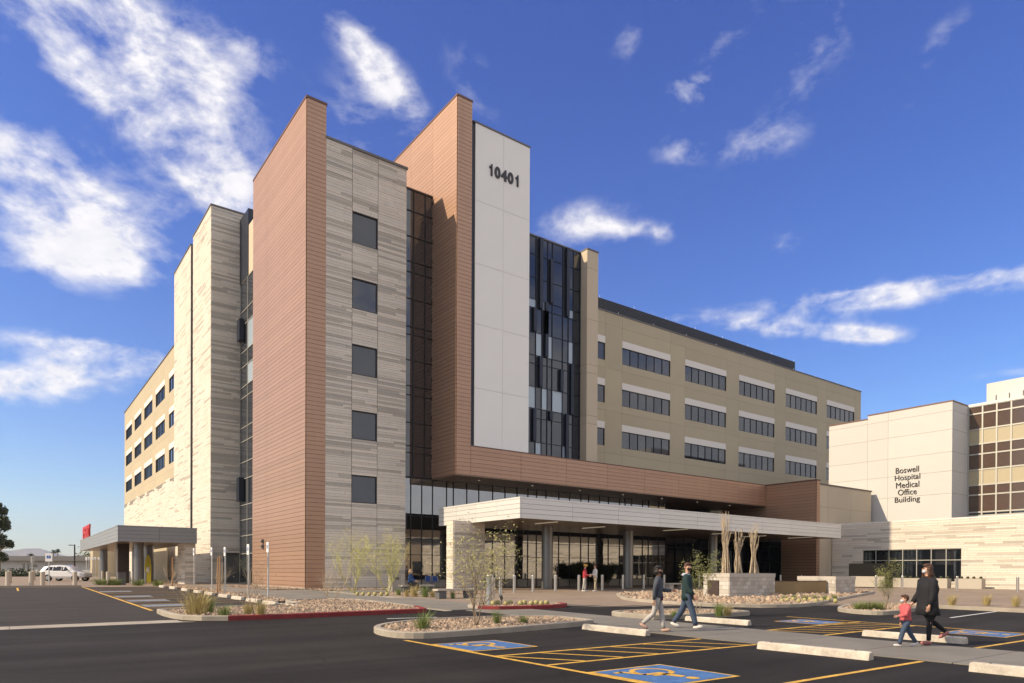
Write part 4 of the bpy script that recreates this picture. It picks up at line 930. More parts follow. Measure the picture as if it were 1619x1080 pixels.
# stakes
for (px, py, h, d) in ((343.5, 937.5, 2.0, 'left'), (347.5, 937, 2.1, 'right'), (272.5, 928, 2.1, 'single')):
    q = at(px, py, .04); b = MB(); b.tube((0, 0, 0), (.03 if d == 'left' else 0, 0, h), .035, .03, 6, True); o = b.obj('tree_stake', 'stake', None, loc=q); o['label'] = ('%s wooden stake beside the bare shrub among the sign posts' % d) if d != 'single' else 'wooden stake beside the bare shrub at the emergency pillar'; o['category'] = 'stake'
def tuft_mesh(seed, n, h, w, m):
    rg = random.Random(seed); b = MB()
    for _ in range(n):
        a = rg.random()*6.28; r = rg.random()*w*.25; p = Vector((r*math.cos(a), r*math.sin(a), 0)); o = Vector((math.cos(a+rg.gauss(0, .5)), math.sin(a+rg.gauss(0, .5)), 0)); H = h*rg.uniform(.5, 1.05); s = rg.uniform(.15, 1)*w*.55
        mid = p+o*s*.4+Vector((0, 0, H*.6)); tip = p+o*s+Vector((0, 0, H*rg.uniform(.75, 1))); sd = Vector((-o.y, o.x, 0))*rg.uniform(.004, .008)
        b.face([p-sd, p+sd, mid+sd*.8, mid-sd*.8]); b.face([mid-sd*.8, mid+sd*.8, tip])
    return b.mesh('grass_tuft', m)
TY = [tuft_mesh(i, 230, 1, 1, 'grass_y') for i in range(3)]; TG = [tuft_mesh(10+i, 200, 1, 1, 'grass_g') for i in range(3)]
def tuft(px, py, h, m, label, off=.1, w=1.0):
    q = at(px, py, off); o = link('grass_tuft', random.choice(TY if m == 'y' else TG), None, q, label, 'grass tuft', None, None, rnd()*6.28); h *= 1.35; o.scale = (h*w, h*w, h); return o
tuft(311, 972, .75, 'y', 'largest dry grass tuft at the tip of the red kerbed island', w=1.2); tuft(331, 969, .5, 'g', 'green grey grass tuft just right of the largest dry tuft')
tuft(354, 975, .35, 'g', 'small green grass tuft near the front of the left island kerb', w=1.3); tuft(392, 972, .4, 'y', 'dry grass tuft left of the thin young tree'); tuft(412, 974, .5, 'y', 'dry upright grass tuft right of the thin young tree', w=.8)
tuft(668, 995, .40, 'g', 'bright green grass tuft at the tip of the nearest island', w=1.3); tuft(786, 986, .35, 'g', 'thin green grass tuft in the middle of the nearest island'); tuft(828, 985, .22, 'g', 'low dark green tuft at the right of the nearest island', w=1.6)
tuft(1138, 975, .45, 'g', 'green grass tuft right of the leafy shrub behind the walkers'); tuft(1150, 974, .35, 'y', 'dry grass tuft at the right of the small island behind the walkers'); tuft(1066, 975, .2, 'g', 'low green tuft between the two walkers', w=1.5)
for i, px in enumerate((1356, 1368, 1380, 1391)): tuft(px, 964, .3, 'g', '%s green tuft from the left in the small island at right' % ORD[i+1], w=1.6)
for i, (px, py) in enumerate(((630, 941), (643, 943), (655, 943), (672, 944), (684, 944), (699, 944), (716, 946))): tuft(px, py, .55 if i in (2, 3) else .36, 'y' if i % 3 else 'g', '%s tuft from the left in the grass row below the seated woman' % ORD[i+1], off=.04)
for i, (px, py) in enumerate(((1505, 957), (1560, 957), (1606, 959))): tuft(px, py, .45, 'y', '%s dry tuft from the left behind the right hand drive kerb' % ORD[i+1], off=.05)
for i, (px, py) in enumerate(((158, 925), (170, 925.5), (183, 925.5), (218, 926), (250, 926.5))): tuft(px, py, .5, 'g', '%s low green tuft from the left before the emergency canopy' % ORD[i+1], off=.0, w=2.4)
for i, (px, py) in enumerate(((85, 914), (102, 914.5), (110, 915))): tuft(px, py, .9, 'g' if i else 'y', '%s shrubby tuft from the left before the parked white car' % ORD[i+1], off=0, w=1.8)
cm = MB(); cm.ell((0, 0, .08), (.11, .11, .11), 10, 7); cmesh = cm.mesh('golden_cactus', 'cactus', True)
for i, px in enumerate((565, 574, 584, 593, 603, 612)): link('golden_cactus', cmesh, None, at(px, 941.5, .04), '%s golden barrel cactus from the left in the row before the stone tower' % ORD[i+1], 'cactus', 'barrel cacti before the stone tower')
for i, px in enumerate((780, 787, 800, 807, 823, 829, 840, 848, 856, 864)): link('golden_cactus', cmesh, None, at(px, 957-(i % 2), .1), '%s golden barrel cactus from the left in the small red kerbed bed' % ORD[i+1], 'cactus', 'barrel cacti in the small red kerbed bed')
for i, px in enumerate((1236, 1245, 1254, 1263, 1272, 1281, 1290, 1299, 1310, 1321)): link('golden_cactus', cmesh, None, at(px, 953-(i % 3)*1.3, .1), '%s barrel cactus from the left below the bronze wall' % ORD[i+1], 'cactus', 'barrel cacti below the bronze wall')
for i in range(6):
    q = at(1240+i*16, 949-(i % 2), .1); o = link('grass_tuft', random.choice(TG), None, q, '%s thin green tuft from the left close to the foot of the bronze wall' % ORD[i+1], 'grass tuft', None, None, i); o.scale = (.5, .5, .3)
def ocotillo(px, h, seed, d):
    rg = random.Random(seed); q = AY(px, 900, pa.y+1.3); t = thing('ocotillo_bundle', d, 'plant', (q.x, q.y, zg(q.x, q.y)+.06+1.25)); b = MB()
    for k in range(34):
        a = rg.random()*6.28; r = rg.random()*.28; p = Vector((r*math.cos(a), r*math.sin(a), 0)); top = rg.uniform(.55, 1)*h; tgt = Vector((math.cos(a)*rg.uniform(.0, .14), math.sin(a)*rg.uniform(0, .14), top*.55)); end = tgt+Vector((math.cos(a)*rg.uniform(.0, .30), math.sin(a)*rg.uniform(0, .3), top*.45))
        P = [p, p*.6+tgt*.4+Vector((rg.gauss(0, .02), rg.gauss(0, .02), 0)), tgt, tgt*.5+end*.5+Vector((rg.gauss(0, .04), rg.gauss(0, .04), 0)), end]
        for i in range(4): b.tube(P[i], P[i+1], .026-.004*i, .022-.004*i, 4)
    b.obj('stems', 'drybark', t)
ocotillo(1147, 3.4, 1, 'tallest dry ocotillo bundle, leftmost of three in the block planter'); ocotillo(1166, 2.5, 2, 'shortest dry ocotillo bundle, middle of three in the block planter'); ocotillo(1191, 2.9, 3, 'dry ocotillo bundle, rightmost of three in the block planter')
# far trees
def crown_tree(name, label, loc, h, w, seed, shape='round', leafm='leaf_dark', n=2600, lsz=.25):
    rg = random.Random(seed); t = thing(name, label, 'tree', loc); b = MB(); b.tube((0, 0, 0), (0, 0, h*.9), w*.04+.08, .05, 6)
    lobes = []
    for k in range(26):
        z = rg.uniform(.22, .97); env = (math.sin(min(1, (1-z)*1.9)*math.pi/2)) if shape == 'cone' else math.sqrt(max(0, 1-((z-.6)/.42)**2))
        a = rg.random()*6.28; r = rg.uniform(.2, .85)*env*w/2; c = Vector((r*math.cos(a), r*math.sin(a), z*h)); lobes.append((c, w*rg.uniform(.10, .2))); b.tube((0, 0, z*h*.75), c, .05, .02, 4)
    b.obj('trunk', 'bark', t); lb = MB()
    for k in range(n):
        c, r = rg.choice(lobes); d = Vector((rg.gauss(0, 1), rg.gauss(0, 1), rg.gauss(0, .8))).normalized()*r*rg.uniform(.5, 1.15); q = c+d; a = Vector((rg.gauss(0, 1), rg.gauss(0, 1), rg.gauss(0, 1))).normalized(); e = a.orthogonal().normalized(); s = lsz*rg.uniform(.5, 1.2)
        lb.face([q-a*s, q+e*s*.5, q+a*s, q-e*s*.5])
    lb.obj('crown', leafm, t); return t
q = AD(-1, 905, 115); crown_tree('conifer_tree', 'tall dark conifer at the left edge of the picture', (q.x, q.y, .3), 12.5, 3.6, 3, 'cone', n=5200, lsz=.28)
q = AD(147, 905, 140); crown_tree('broadleaf_tree', 'round green tree behind the emergency canopy columns', (q.x, q.y, .3), 5.0, 7, 4, n=2600, lsz=.22, leafm='leaf')
for i, (px, top, dp) in enumerate(((90.5, 868.5, 260), (83.5, 870, 240), (47, 876, 170), (131, 879, 230), (119, 878.5, 210))):
    q = AD(px, 900, dp); h = AD(px, top, dp).z; t = thing('palm_tree', '%s far palm tree from the left above the low white building' % ORD[(3, 2, 1, 5, 4)[i]], 'tree', (q.x, q.y, .3), 0, 'far palm trees')
    b = MB(); b.tube((0, 0, 0), (.2, 0, h-.8), .22, .15, 6); b.obj('trunk', 'bark', t); b = MB()
    for k in range(60):
        a = rnd()*6.28; e = uni(-.6, 1.0); L2 = uni(.9, 1.5); d = Vector((math.cos(a)*math.cos(e), math.sin(a)*math.cos(e), math.sin(e))); p = Vector((.2, 0, h-.8)); m_ = p+d*L2*.6; tp = p+d*L2+Vector((0, 0, -.5)); s = Vector((-math.sin(a), math.cos(a), 0))*.14; b.face([p-s*.3, p+s*.3, m_+s, m_-s]); b.face([m_-s, m_+s, tp])
    b.obj('crown', 'leaf_dark', t)

# ------------------------------------------------------------------ bollards, posts, signs
def bollard_proto(r, h, m):
    t = thing('bollard', '', 'bollard'); b = MB(); b.lathe([(r, 0), (r, h-.03), (r*.93, h-.008), (r*.8, h)], 20); b.obj('post', m, t)
    b = MB(); b.lathe([(r*1.25, 0), (r*1.25, .02)], 20, (0, 0, 0)); b.obj('base_ring', 'darkbox', t); return t
def place(proto, first, loc, **kw):
    o = proto if first else copy_tree(proto); o.location = loc
    for k, v in kw.items(): o[k] = v
    return o
bp = bollard_proto(.09, 1.07, 'steel')
main = [at(780, 947), at(791, 948), at(813, 938), at(842.5, 936.5), at(878, 936), at(915, 935), at(952, 934), at(984.5, 932.5), at(1017.5, 931.5)] + [Vector((AY(p, 900, 36.6).x, 36.6, .3)) for p in (1050, 1105.5, 1132, 1157.6, 1182, 1206, 1234, 1267, 1304)]
for i, q in enumerate(main): place(bp, i == 0, q, label='%s from the left of the slim steel bollards before the main entrance' % ORD[i+1], group='steel bollards before the main entrance')
for i, (px, py) in enumerate(((1385, 930.5), (1426.5, 931), (1513, 934), (1609, 937), (1386, 926))): place(bp, False, at(px, py), label='%s from the left of the steel bollards along the stone office wall' % (ORD[i+1] if i < 4 else 'hindmost, nearly hidden,'), group='steel bollards along the office wall')
bt = bollard_proto(.15, 1.2, 'steel'); place(bt, True, at(774, 956.5, .1), label='thickest steel bollard, standing in the small red kerbed bed', group='thick bollard'); del bt['group']
b2 = bollard_proto(.15, 1.07, 'boll_tan')
lp = [(49.5, 927.6), (67.5, 927), (118.5, 926.0), (171, 925.5), (53.5, 917.8), (91.5, 917.6), (129.5, 917.5), (162.5, 917.4), (12.5, 927.8), (15.5, 922), (200, 919.5), (205, 920), (209.5, 923.8), (219, 919.8), (224, 920.5), (230, 922)]
lp = sorted(lp)
for i, (px, py) in enumerate(lp):
    if px > 198: 
        place(bp, False, at(px, py), label='%s from the left of the pale bollards under the emergency canopy' % ORD[i-[p[0] > 198 for p in lp].index(True)+1], group='bollards under the emergency canopy')
    else: place(b2, i == 0, at(px, py), label='%s from the left of the thick tan bollards in the left background' % ORD[i+1], group='tan bollards left of the emergency canopy')
def sign_post(px, py, ztop, wdt, hgt, label, face='sign_face', rz=None, blue=True, group=None):
    q = at(px, py); t = thing('sign_post', label, 'sign', q, rz if rz is not None else 0, group); h = ztop
    b = MB(); b.box(-.03, .03, -.03, .03, 0, h); b.obj('post', 'post', t)
    b = MB(); b.box(-.045, -.032, -wdt/2, wdt/2, h-hgt, h); s = b.obj('sign_plate', 'signwhite', t)
    b = MB(); b.box(-.032, -.03, -wdt/2+.01, wdt/2-.01, h-hgt+.01, h-.01); b.obj('plate_back', 'signback', t)
    if blue:
        b = MB(); b.box(-.049, -.046, -wdt*.3, wdt*.3, h-hgt*.62, h-hgt*.28); b.obj('blue_symbol_panel', 'signblue', t)
        b = MB(); c = h-hgt*.42
        b.ell((-.051, .0, c+.055), (.002, .014, .014), 8, 5); b.box(-.053, -.05, -.006, .012, c-.01, c+.04); b.box(-.053, -.05, -.04, .006, c-.02, c-.008); b.box(-.053, -.05, -.045, -.033, c-.06, c-.012)
        for k in range(12):
            a0 = math.pi*(.5+k/9); b.box(-.053, -.05, .035*math.cos(a0)-.005, .035*math.cos(a0)+.005, c-.03+.035*math.sin(a0)-.005, c-.03+.035*math.sin(a0)+.005)
        b.obj('wheelchair_symbol', 'signwhite', s)
    return t
for i, (px, py, pt) in enumerate(((307, 929, 867), (335, 934, 865.5), (356, 938, 865), (393, 947.5, 860.5), (424, 947, 857))):
    q = G(px, py); dp = q.x*DV.x+q.y*DV.y; zt_ = AD(px, pt, dp).z-q.z
    sign_post(px, py, zt_, .22, .5, '%s from the left of the tall accessible parking sign posts before the copper pier' % ORD[i+1], group='accessible parking sign posts', rz=math.radians(8))
sign_post(77.5, 926, 2.45, .48, .62, 'accessible parking sign facing the camera in the left background', rz=math.radians(62)); sign_post(50.8, 918, 2.6, .35, .65, 'tan backed sign beside a bollard at far left', blue=False, rz=math.radians(240))
for i, px in enumerate((136.5, 140.5, 146.5, 150.5, 156, 160.5)):
    sign_post(px, 915, 2.9, .22, .4, '%s from the left of the far thin posts behind the emergency bollards' % ORD[i+1], blue=False, group='far thin sign posts', rz=math.radians(60))
q = AD(118, 905, 95); t = thing('street_lamp', 'dark square armed parking lot lamp left of the emergency canopy', 'street lamp', (q.x, q.y, .3)); h = AD(118, 861, 95).z-.3
b = MB(); b.box(-.08, .08, -.08, .08, 0, h); b.obj('pole', 'frame', t); b = MB(); b.box(-.45, -.0, -.03, .03, h-.12, h-.05); b.box(-.75, -.3, -.16, .16, h-.14, h-.04); o = b.obj('lamp_head', 'frame', t); o.rotation_euler[2] = math.radians(-37)
q = at(234, 921.5); t = thing('yellow_bollard_cover', 'tall curved yellow sign board under the emergency canopy', 'sign', q); b = MB()
pr = [(0, -.28)]+[(2.0*i/8, -.28) for i in range(1, 9)]; out = [(-.26, 0), (-.28, 1.6), (-.22, 2.2), (-.1, 2.6), (0, 2.68), (.1, 2.6), (.22, 2.2), (.28, 1.6), (.26, 0)]
b.face([(p[0], -.06, p[1]) for p in out]); b.face([(p[0], .06, p[1]) for p in out][::-1])
for i in range(len(out)): p, r_ = out[i], out[(i+1) % len(out)]; b.face([(p[0], -.06, p[1]), (p[0], .06, p[1]), (r_[0], .06, r_[1]), (r_[0], -.06, r_[1])])
b.obj('board', 'bannery', t); b = MB(); b.box(-.12, .12, -.065, -.061, 1.0, 1.5); b.obj('notice', 'signwhite', t)
t.rotation_euler[2] = math.radians(-20)
def bin_(px, py, s, h, m, label, cat='bin'):
    q = at(px, py); t = thing('litter_bin' if cat == 'bin' else 'concrete_pedestal', label, cat, q, math.radians(0)); b = MB(); b.box(-s/2, s/2, 0, s, 0, h); b.obj('body', m, t); b = MB(); b.box(-s/2-.02, s/2+.02, -.02, s+.02, h, h+.04); b.obj('lid', m, t)
    b = MB(); b.box(-s*.3, s*.3, -.012, 0.0, h*.75, h*.88); b.obj('opening' if cat == 'bin' else 'recess', 'darkbox', t); return t
bin_(193, 925, .55, 1.0, 'darkbox', 'dark square litter bin before the emergency canopy'); bin_(627, 937.5, .55, 1.05, 'bench', 'square pale concrete pedestal left of the seated woman', 'pedestal')
def bench(px, py, L_, label, rz=0, m='bench', legm='bench'):
    q = at(px, py, .04); t = thing('bench', label, 'bench', q, rz); b = MB(); b.box(0, L_, 0, .5, .38, .47); b.obj('seat', m, t)
    for x in (.12, L_-.52): b = MB(); b.box(x, x+.4, .06, .44, 0, .38); b.obj('leg', legm, t)
    return t
bench(636, 938, 2.1, 'concrete bench on which the woman in blue sits', legm='darkbox'); bench(692, 947, 2.2, 'low concrete bench with dark end block in front of the stone pier', legm='darkbox')
bench(1058, 933, 1.8, 'bench under the canopy behind the walkers'); 
for i, px in enumerate((679, 690)):
    q = AY(px, 900, 44.5); t = thing('blue_chair', '%s blue chair against the lobby glass behind the bench' % ('left', 'right')[i], 'chair', (q.x, q.y, .32), 0, 'blue chairs by the lobby glass')
    b = MB(); b.box(-.24, .24, -.24, .24, .42, .46); b.obj('seat', 'signblue', t); b = MB(); b.box(-.24, .24, .2, .24, .5, .88); b.obj('backrest', 'signblue', t)
    for sx in (-1, 1):
        for sy in (-1, 1): b = MB(); b.box(sx*.22-.015, sx*.22+.015, sy*.21-.015, sy*.21+.015, 0, .9 if sy > 0 else .42); b.obj('leg', 'post', t)
b = MB(); b.tube((0, 0, 0), (.0, 0, .25), .03, .03, 8, True); b.tube((0, 0, .25), (-.12, -.1, .42), .06, .07, 10, True); o = b.obj('spotlight', 'darkbox', None, loc=at(793, 957, .1)); o['label'] = 'small dark garden spotlight among the golden cacti'; o['category'] = 'spotlight'

# ------------------------------------------------------------------ white car
def car(loc, rz):
    t = thing('parked_car', 'white sport utility car parked beyond the tan bollards', 'car', loc, rz)
    st = [(-2.3, .55, .95, 1.02, .72, .70), (-2.22, .40, 1.0, 1.18, .86, .74), (-1.95, .34, 1.04, 1.52, .91, .70), (-1.5, .32, 1.04, 1.63, .93, .69), (-.6, .30, 1.02, 1.68, .94, .70), (.2, .30, 1.0, 1.66, .94, .69), (.75, .30, .99, 1.50, .94, .66), (1.15, .30, .99, 1.16, .93, .68), (1.35, .32, .98, 1.03, .92, .74), (1.9, .36, .90, .95, .88, .74), (2.2, .42, .80, .84, .76, .68), (2.3, .5, .68, .72, .62, .6)]
    b = MB(); ring = []
    for (x, zb, zm, zt_, wb, wt) in st:
        ring.append([(x, -wb*.9, zb), (x, -wb, zb+.2), (x, -wb, zm), (x, -wt, zt_-.04), (x, -wt*.8, zt_), (x, wt*.8, zt_), (x, wt, zt_-.04), (x, wb, zm), (x, wb, zb+.2), (x, wb*.9, zb)])
    k = 0
    for r in ring: b.v += r
    for i in range(len(ring)-1):
        for j in range(10): j2 = (j+1) % 10; b.f.append((i*10+j, i*10+j2, (i+1)*10+j2, (i+1)*10+j)); b.t.append(None)
    b.f.append(tuple(range(9, -1, -1))); b.f.append(tuple((len(ring)-1)*10+j for j in range(10))); b.t += [None, None]
    b.obj('body', 'carwhite', t, smooth=False)
    for s in (-1, 1):
        for (x0, x1, a, c) in ((-1.75, -.95, 1.1, 1.5), (-.9, -.05, 1.08, 1.54), (0.0, .85, 1.06, 1.50)):
            b = MB(); z0, z1 = a, c
            def yy(x, z): 
                for i in range(len(st)-1):
                    if st[i][0] <= x <= st[i+1][0]:
                        f = (x-st[i][0])/(st[i+1][0]-st[i][0]); zm, zt_, wb, wt = [st[i][q]*(1-f)+st[i+1][q]*f for q in (2, 3, 4, 5)]; g_ = min(1, max(0, (z-zm)/max(.01, (zt_-.04-zm)))); return (wb*(1-g_)+wt*g_)+.008
            xt0 = x0+(.3 if x0 < -1.5 else 0); xt1 = x1-(.5 if x1 > .5 else 0); pts = [(x0, z0), (x1, z0), (xt1, z1), (xt0, z1)]
            b.face([(p[0], s*yy(*p), p[1]) for p in (pts if s < 0 else pts[::-1])]); b.obj('side_window', 'carglass', t)
        b = MB(); b.box(-2.26, -2.12, s*.62-.1, s*.62+.1, .95, 1.12); b.obj('tail_light', 'taillight', t); b = MB(); b.box(2.05, 2.25, s*.55-.12, s*.55+.12, .66, .78); b.obj('headlight', 'signwhite', t)
        b = MB(); b.ell((.75, s*1.02, 1.08), (.09, .1, .07), 8, 6); b.obj('mirror', 'carwhite', t)
        for x in (-1.4, 1.42):
            wh = link('wheel', None, t, (x, s*.84, .35)); b = MB(); b.tube((0, -.12, 0), (0, .12, 0), .35, .35, 20, True); b.obj('tyre', 'tyre', wh); b = MB(); b.tube((0, -.13, 0), (0, .13, 0), .21, .21, 12, True); b.obj('rim', 'rim', wh)
    b = MB(); b.face([(1.13, -.6, 1.15), (1.13, .6, 1.15), (.62, .58, 1.56), (.62, -.58, 1.56)]); b.obj('windscreen', 'carglass', t)
q = AD(106, 905, 73); car((q.x, q.y, .3), -YAW)

# ------------------------------------------------------------------ far surroundings
t = thing('low_building', 'long low white building with a grey roof behind the car park', 'building', AD(80, 905, 125)*1.0); t.location[2] = .3; t.rotation_euler[2] = -YAW
b = MB(); b.box(-60, 20, 0, 12, 0, 2.75); b.obj('wall', 'farwhite', t); b = MB(); b.box(-61, 21, -.9, 13, 2.75, 3.6); b.obj('roof', 'farroof', t)
for x, w_ in ((-4.2, .5), (-5.0, .5)): b = MB(); b.box(x, x+w_*.6, -.05, 0, .9, 2.2); b.obj('window', 'glass', t)
for x in (-1.5, 1.0, 5, 9): b = MB(); b.box(x-2, x-.9, -.05, 0, 1.6, 2.0); b.obj('window', 'glass', t)
for x in (-12, -15, -18): b = MB(); b.box(x, x+1.4, -.05, 0, .8, 2.0); b.obj('window', 'glass', t)
b = MB(); b.box(9, 14, 20, 24, 3.6, 4.6); b.obj('roof_unit', 'signback', t)
for i in range(9):
    q = AD(4+i*5.2, 905, 116); b = MB()
    for k in range(220):
        p = Vector((random.gauss(0, .8), random.gauss(0, .8), abs(random.gauss(0, .45)))); a = Vector((random.gauss(0, 1), random.gauss(0, 1), random.gauss(0, 1))).normalized(); e = a.orthogonal()*.1; b.face([p-a*.16, p+e, p+a*.16, p-e])
    b.obj('hedge_shrub', 'leaf_dark', None, loc=(q.x, q.y, .35), label='%s from the left of the dark shrubs along the low white building' % ORD[i+1], cat='shrub', group='dark shrubs before the low white building')
b = MB(); k = 40
for i in range(k+1):
    f = i/k; px = -500+f*900; q = AD(px, 900, 6000); hh = 135+120*abs(math.sin(f*17.0+1.2))*(.5+.5*math.sin(f*5+.5))+25*math.sin(f*53); qb = AD(px, 900, 4500)
    b.v += [(qb.x, qb.y, -.5), (q.x*.9, q.y*.9, hh*.55+12*math.sin(f*90)), (q.x, q.y, hh), (q.x*1.2, q.y*1.2, -.5)]
for i in range(k):
    for j in range(3): a = i*4+j; b.f.append((a, a+1, a+5, a+4)[::-1]); b.t.append(None)
b.obj('hills', 'hill', kind='structure')
hz = bpy.data.materials.new('haze'); hz.use_nodes = True; nt = hz.node_tree; nt.nodes.clear(); o_ = nt.nodes.new('ShaderNodeOutputMaterial'); v_ = nt.nodes.new('ShaderNodeVolumePrincipled')
v_.inputs['Color'].default_value = (.80, .88, 1, 1); v_.inputs['Density'].default_value = 9e-5; v_.inputs['Anisotropy'].default_value = .2; nt.links.new(v_.outputs[0], o_.inputs['Volume'])
b = MB(); b.box(-8100, 8100, -8100, 8100, -1.1, 420); b.obj('haze', hz, kind='stuff')
# tan building and trees across the street, seen mirrored in the glass
t = thing('tan_building', 'low tan building across the road, seen only as a reflection in the glass', 'building', (-5, -34, 0))
b = MB(); b.box(-30, 110, -12, 0, 0, 7.5); b.obj('wall', 'tanwall', t); b = MB(); b.box(-30.3, 110.3, -12.3, .3, 7.5, 8.3); b.obj('roof', 'farroof', t)
for i in range(18): b = MB(); b.box(-24+i*7.2, -21.6+i*7.2, 0, .06, 1.0, 3.4); b.obj('window', 'glass', t)
t = thing('brown_building', 'taller cream building beyond, seen mirrored in the upper windows', 'building', (60, -75, 0)); b = MB(); b.box(-35, 70, -20, 0, 0, 14.5); b.obj('wall', 'tanwall', t); b = MB(); b.box(-35.2, 70.2, -20.2, .3, 14.5, 15.6); b.obj('roof', 'copper', t)
for i, (x, y) in enumerate(((10, -28), (19, -30), (30, -27), (-6, -28))): crown_tree('street_tree', '%s street tree across the road, mirrored in the lobby glass' % ORD[i+1], (x, y, 0), 10.5+i, 9, 80+i, leafm='leaf_dark', n=1800, lsz=.35)

# ------------------------------------------------------------------ people
def skin_mesh(joints, edges, root=0, sub=1, name='body'):
    me = bpy.data.meshes.new(name); bm = bmesh.new(); lay = bm.verts.layers.skin.verify(); vs = []
    for (p, r) in joints:
        v = bm.verts.new(p); v[lay].radius = (r, r) if isinstance(r, (int, float)) else r; vs.append(v)
    vs[root][lay].use_root = True
    for a, c in edges: bm.edges.new((vs[a], vs[c]))
    bm.to_mesh(me); bm.free(); o = bpy.data.objects.new(name, me); COL.objects.link(o); o.modifiers.new('s', 'SKIN').use_smooth_shade = True
    sb = o.modifiers.new('u', 'SUBSURF'); sb.levels = sb.render_levels = sub
    dg = bpy.context.evaluated_depsgraph_get(); m2 = bpy.data.meshes.new_from_object(o.evaluated_get(dg)); bpy.data.objects.remove(o); m2.name = name
    m2.materials.clear(); return m2
def person(loc, rz, H, label, legs, arms, mats, lean=0, sit=False, bulk=1.0, hair='short', mask=None, skin='skin', head_turn=0, child=False, coat=0.0, hat=None, hood=None):
    """legs: (swing, knee) per side in degrees; arms: (swing, elbow, out); sides are left(+y), right(-y); local x is forward"""
    t = thing('person', label, 'person', loc, rz); k = H/1.7; hs = 1.22 if child else 1.0; V = Vector; rad = math.radians
    pel = V((0, 0, .92 if not sit else .50)); 
    def up(d, z): return V((math.sin(rad(lean))*d + pel.x, 0, pel.z+math.cos(rad(lean))*d))
    J = []; E = []; bb_ = min(bulk, 1.04)
    def add(p, r, par=None):
        J.append((V(p)*k, r*k if isinstance(r, (int, float)) else (r[0]*k, r[1]*k)));
        if par is not None: E.append((par, len(J)-1))
        return len(J)-1
    i0 = add(pel, (.12*bb_, .10*bb_)); i1 = add(up(.16, 0), (.105*bb_, .085*bb_), i0); i2 = add(up(.36, 0), (.115*bb_, .09*bb_), i1); i3 = add(up(.45, 0), (.08, .06), i2)
    nk = add(up(.56, 0), .048, i3); hd = up(.66, 0)+V((.02, 0, 0)); h0 = add(hd-V((0, 0, .04)), .07*hs, nk); h1 = add(hd+V((0, 0, .045*hs)), .088*hs, h0); h2 = add(hd+V((0, 0, .1*hs)), .06*hs, h1)
    info = {'legs': [], 'arms': []}
    for s, (sw, kn) in zip((1, -1), legs):
        hip = pel+V((0, s*.085*bulk, -.03)); a = rad(sw); d = V((math.sin(a), 0, -math.cos(a))); kp = hip+d*.43; a2 = rad(sw-kn); d2 = V((math.sin(a2), 0, -math.cos(a2))); an = kp+d2*.41
        ih = add(hip, .085*bulk, i0); im = add(hip+d*.2, .078*bulk, ih); ik = add(kp, .055, im); ic = add(kp+d2*.14, .055, ik); ia = add(an, .036, ic); ft = rad(sw-kn)*.6; fd = V((math.cos(ft), 0, math.sin(ft))); it = add(an+V((0, 0, -.045))+fd*.13, .033, ia)
        info['legs'].append((hip, kp, an, fd))
    for s, (sw, el, out) in zip((1, -1), arms):
        sh = up(.45, 0)+V((0, s*.175*bulk**.5, -.01)); a = rad(sw); d = V((math.sin(a), s*math.sin(rad(out)), -math.cos(a))).normalized(); ep = sh+d*.28; a2 = rad(sw+el); d2 = V((math.sin(a2), s*math.sin(rad(out))*.3, -math.cos(a2))).normalized(); wp_ = ep+d2*.25
        js = add(sh, .055, i3); je = add(ep, .042, js); jw = add(wp_, .026, je); pm = add(wp_+d2*.06, (.03, .018), jw); palm = wp_+d2*.085
        sd = V((0, 1, 0)).cross(d2).normalized(); 
        for q, (o_, L_) in enumerate(((-.03, .062), (-.01, .075), (.01, .072), (.03, .055))):
            f0 = add(palm+sd*o_, .0105, pm); f1 = add(palm+sd*o_+d2*L_*.55+V((0, -s*.008, 0)), .009, f0); add(palm+sd*o_+d2*L_+V((0, -s*.024, 0)), .0075, f1)
        th = add(wp_+d2*.04+sd*(-.035), .011, pm); add(wp_+d2*.085+sd*(-.052), .009, th)
        info['arms'].append((sh, ep, wp_, d2))
    me = skin_mesh(J, E); me.materials.append(M[skin]); link('body', me, t)
    hc = (hd+V((0, 0, .03)))*k; R = .1*k*hs
    ht = Matrix.Rotation(rad(head_turn), 3, 'Z')
    def hv(x, y, z): return hc+ht@V((x, y, z))*k*hs
    # face
    b = MB(); b.ell(hv(.092, 0, .0), (.018*k, .013*k, .022*k), 8, 6); b.obj('nose', skin, t, True)
    for s in (1, -1):
        b = MB(); b.ell(hv(.082, s*.033, .028), (.011*k, .014*k, .009*k), 8, 6); b.obj('eye', 'eye', t, True); b = MB(); b.ell(hv(.0, s*.09, .005), (.018*k, .01*k, .03*k), 8, 6); b.obj('ear', skin, t, True)
    b = MB(); b.ell(hv(.088, 0, -.042), (.008*k, .026*k, .008*k), 8, 6); b.obj('mouth', skin, t, True)
    if mask: b = MB(); b.ell(hv(.05, 0, -.035), (.054*k*hs, .06*k*hs, .046*k*hs), 12, 9, ht); b.obj('face_mask', mask, t, True)
    # hair: shell round the skull, strands down the neck
    hm = mats['hair']; b = MB(); rg = random.Random(int(H*1000))
    b.ell(hv(-.036, 0, .045), (.094*k*hs, .093*k*hs, .098*k*hs), 14, 10, ht); b.ell(hv(.012, 0, .098), (.07*k*hs, .078*k*hs, .04*k*hs), 12, 8, ht)
